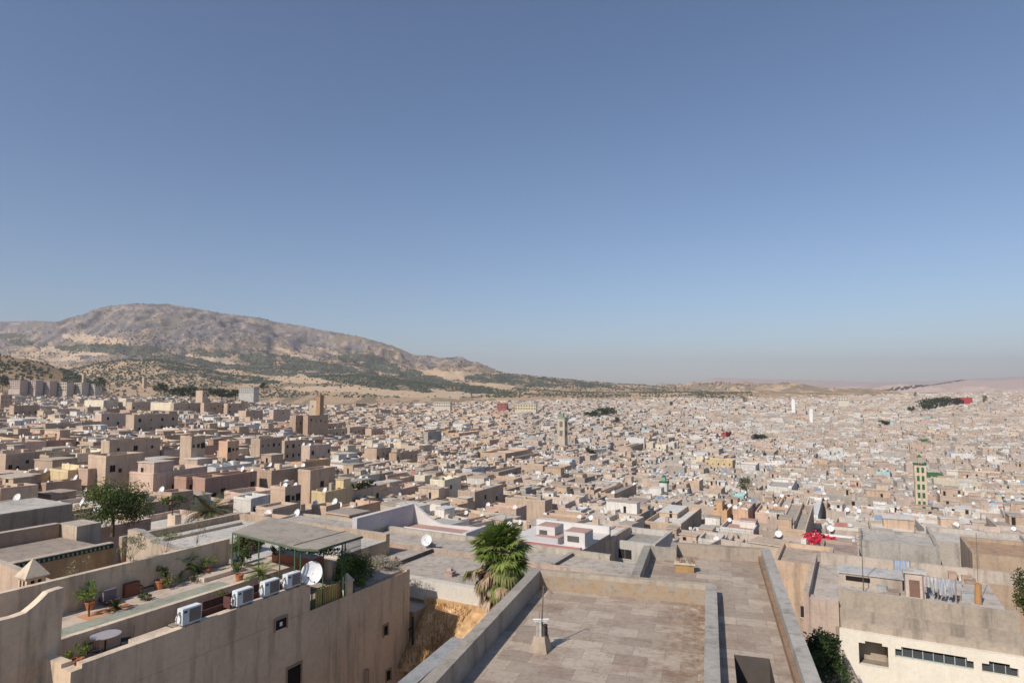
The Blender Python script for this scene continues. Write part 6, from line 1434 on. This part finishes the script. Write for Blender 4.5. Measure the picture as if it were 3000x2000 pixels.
# green tiled roofs
for (u0, u1, v, y, lb) in ((2712, 2772, 1398, 205, 'green tiled flat roof edge right of the green panelled minaret'), (2700, 2758, 1292, 340, 'dark green tiled roof above the green panelled minaret')):
    y = solve(u0, v, .6).y; A, B = Gy(u0, v, y), Gy(u1, v, y); f = Fr((A.x, A.y), 6); w = (B.x-A.x); t = empty('tiled_roof_hall', A-Vector((0, 0, 8)), lb, 'hall'); b = MB(); b.box(f, .3, w-.3, .3, 7, A.z-8, A.z-.004, (.5, .43, .33)); b.build('wall', 'city', t, A-Vector((0, 0, 8)))
    b = MB(); q0, q1, q2x, q3 = f.p(0, 0, A.z), f.p(w, 0, A.z), f.p(w, 7.5, A.z+1.6), f.p(0, 7.5, A.z+1.6); b.face([q0, q1, q2x, q3], (.06, .14, .05)); b.face([q0-Vector((0, 0, .3)), q1-Vector((0, 0, .3)), q1, q0], (.06, .12, .05)); b.face([q1, q1-Vector((0, 0, .3)), q2x-Vector((0, 0, 1.9)), q2x], (.5, .4, .3)); b.face([q0, q3, q3-Vector((0, 0, 1.9)), q0-Vector((0, 0, .3))], (.5, .4, .3)); b.build('roof', 'col', t, A-Vector((0, 0, 8)))

# ---------------------------------------------------------------- labels that single out each house
LM = [(1462, 1620, 'the big fan palm'), (2694, 1400, 'the green panelled minaret'), (1648, 1250, 'the beige minaret'), (2105, 1380, 'the yellow arcaded building'), (2187, 1420, 'the round green tree'), (330, 1485, 'the large rounded dark tree'),
      (610, 1480, 'the date palm'), (1945, 1415, 'the small white minaret'), (938, 1180, 'the brown brick minaret'), (2410, 1575, 'the red drying cloths'), (2640, 1610, 'the grey block house'), (1200, 1500, 'the pointed white wall'), (1280, 1300, 'the tall grey tower house'),
      (2165, 1452, 'the turquoise house'), (2125, 1275, 'the small red house'), (820, 1330, 'the big many-windowed tan house'), (420, 1180, 'the cream houses on the ridge'), (1800, 1700, 'the slab roofs'), (380, 1380, 'the pinkish house with many openings'), (2800, 1170, 'the red building'), (1650, 1565, 'the red-topped huts'), (2950, 1400, 'the right edge'), (30, 1400, 'the left edge')]
ORD = ['nearest', 'second', 'third', 'fourth', 'fifth', 'sixth', 'seventh', 'eighth', 'ninth', 'tenth', 'eleventh', 'twelfth', 'thirteenth', 'fourteenth', 'fifteenth', 'sixteenth', 'seventeenth', 'eighteenth', 'nineteenth', 'twentieth']+['twenty-'+q for q in ('first', 'second', 'third', 'fourth', 'fifth', 'sixth', 'seventh', 'eighth', 'ninth')]+['thirtieth']
SPECIAL = {('D', 985, 712): 'yellow arcaded building with two rows of small windows', ('D', 1080, 1005): 'bright turquoise house front above the slab roofs', ('D', 932, 482): 'dark red walled house in the middle of the right half', ('E', 1565, 185): 'large red building on the right skyline',
           ('B', 2197, 50): 'tall windowless grey tower house in the left middle distance', ('A', 867, 745): 'big pinkish house with many dark openings above the large rounded dark tree', ('B', 787, 135): 'big tan house with two rows of windows in the left middle distance',
           ('B', 957, 348): 'low orange wall house below the small-windowed pinkish house', ('A', 1887, 430): 'narrow tan tower house with six windows on the left', ('A', 2242, 480): 'narrow peach tower house right of the tan one', ('A', 1322, 215): 'big tan slotted house on the left ridge below the cream houses',
           ('A', 670, 762): 'small bright yellow house with three windows at the left'}
spec_by_obj = {}
for t_, r in zip(HAND, recs): spec_by_obj[id(r)] = SPECIAL.get((t_[0], t_[1], t_[2]))
used_l = {}; groups_ = {}
cw = {'tan': 'tan', 'brown': 'brown', 'sandy': 'sandy', 'pinkish': 'pinkish', 'grey': 'grey', 'cream': 'cream', 'white': 'white', 'yellow': 'yellow', 'orange': 'orange', 'reddish': 'reddish', 'red': 'red', 'turquoise': 'turquoise', 'peach': 'peach', 'lilac': 'lilac', 'ochre': 'ochre'}
for r in houses:
    sp = spec_by_obj.get(id(r))
    if sp: r['label'] = sp; continue
    feats = 'with a courtyard' if r['hascy'] else ('with roof hut' if r['hashut'] else ('with windows' if r['nwin'] > 1 else 'with bare roof'))
    best = None
    for (lu, lv, nm) in LM:
        du, dv = r['u']-lu, r['v']-lv; ds = math.hypot(du, dv*2)
        if best is None or ds < best[0]: best = (ds, nm, du, dv)
    ds, nm, du, dv = best
    dr_ = ('right of' if du > 0 else 'left of') if abs(du) > abs(dv)*1.6 else ('above' if dv < 0 else 'below')
    r['ds'] = ds; groups_.setdefault((cw[r['c']], feats, dr_, nm), []).append(r)
for (c_, ft, dr_, nm), L in groups_.items():
    L.sort(key=lambda r: r['ds'])
    for i, r in enumerate(L): r['label'] = '%s %s house %s, %s %s' % (ORD[min(i, 29)] if len(L) > 1 else 'the', c_, ft, dr_, nm)
for r in houses:
    lb = r['label']; lb = lb[4:] if lb.startswith('the ') else lb
    r['label'] = lb; r['obj']['label'] = lb
hp = {}
for (o, k, r) in props:
    hp.setdefault((k, id(r)), []).append(o)
pg = {}
for (o, k, r) in props:
    best = min(LM, key=lambda l: math.hypot(r['u']-l[0], (r['v']-l[1])*2)); u_, v_ = proj(*o.location); du, dv = u_-best[0], v_-best[1]
    dr_ = ('right of' if du > 0 else 'left of') if abs(du) > abs(dv)*1.6 else ('above' if dv < 0 else 'below')
    pg.setdefault((k, cw[r['c']], dr_, best[2]), []).append((math.hypot(du, dv*2), o))
for (k, c_, dr_, nm), L in pg.items():
    L.sort(key=lambda q: q[0]); kind = 'white satellite dish' if k == 'dish' else 'thin roof aerial'
    for i, (_, o) in enumerate(L):
        tag(o, '%s on a %s roof %s %s' % ((ORD[min(i, 29)]+' '+kind) if len(L) > 1 else kind, c_, dr_, nm), 'satellite dish' if k == 'dish' else 'aerial', 'small satellite dishes on the rooftops' if k == 'dish' else 'roof aerials')
cr_['label'] = 'big flat-roofed foreground building with grey slab roofs and thick concrete parapets'
ri['label'] = 'large earth coloured house with roof terrace, pergola and blank shaded side wall'
t = bpy.data.objects.get('aerial_mast'); t['label'] = 'thin bent aerial mast in a concrete foot on the big slab roof'
tt_ = [o for o in bpy.data.objects if o.get('label') == 'x']
# ---------------------------------------------------------------- air, light, camera
hzb = MB()
hzb.prism([(-15900, -400), (15900, -400), (15900, 15900), (-15900, 15900)], -140, 760)
hm = bpy.data.materials.new('haze_air'); hm.use_nodes = True; nt = hm.node_tree
for n in list(nt.nodes):
    if n.type == 'BSDF_PRINCIPLED': nt.nodes.remove(n)
pv = nt.nodes.new('ShaderNodeVolumePrincipled'); pv.inputs['Color'].default_value = HAZE_C; pv.inputs['Density'].default_value = HAZE
pv.inputs['Anisotropy'].default_value = .0
nt.links.new(pv.outputs[0], nt.nodes['Material Output'].inputs['Volume'])
M['haze'] = hm
o = hzb.build('haze', 'haze'); o['kind'] = 'stuff'; o['label'] = 'thin pale haze in the air over the town and hills'; o['category'] = 'haze'

sc = bpy.context.scene
w = bpy.data.worlds.new('World'); sc.world = w; w.use_nodes = True; nt = w.node_tree
sky = nt.nodes.new('ShaderNodeTexSky'); sky.sky_type = 'NISHITA'; sky.sun_disc = False
sky.sun_elevation = math.radians(SUN_EL); sky.sun_rotation = math.radians(SUN_AZ)
sky.altitude = 400; sky.air_density = 1.0; sky.dust_density = SKY_DUST; sky.ozone_density = SKY_OZ
nt.links.new(sky.outputs[0], nt.nodes['Background'].inputs[0]); nt.nodes['Background'].inputs[1].default_value = SKY_S
sl = bpy.data.lights.new('sun', 'SUN'); sl.energy = SUN_E; sl.angle = math.radians(.53); sl.color = (1, .92, .82)
so = bpy.data.objects.new('sun', sl); col.objects.link(so)
e, a = math.radians(SUN_EL), math.radians(SUN_AZ)
sd = Vector((math.sin(a)*math.cos(e), math.cos(a)*math.cos(e), math.sin(e)))
so.rotation_euler = (-sd).to_track_quat('-Z', 'Y').to_euler()
cam = bpy.data.cameras.new('camera'); co = bpy.data.objects.new('camera', cam); col.objects.link(co)
cam.sensor_width = 36; cam.lens = 36*F/3000; cam.clip_start = .1; cam.clip_end = 60000
co.location = (0, 0, 0); co.rotation_euler = (math.pi/2+TH, 0, 0); sc.camera = co
sc.view_settings.view_transform = 'Standard'; sc.view_settings.look = 'None'; sc.view_settings.exposure = EXPO; sc.view_settings.gamma = 1
sc.render.engine = 'CYCLES'; sc.cycles.use_denoising = True
sc.cycles.max_bounces = 5; sc.cycles.diffuse_bounces = 4; sc.cycles.glossy_bounces = 2; sc.cycles.volume_bounces = 0; sc.cycles.transparent_max_bounces = 6
sc.cycles.use_adaptive_sampling = True; sc.cycles.adaptive_threshold = .015
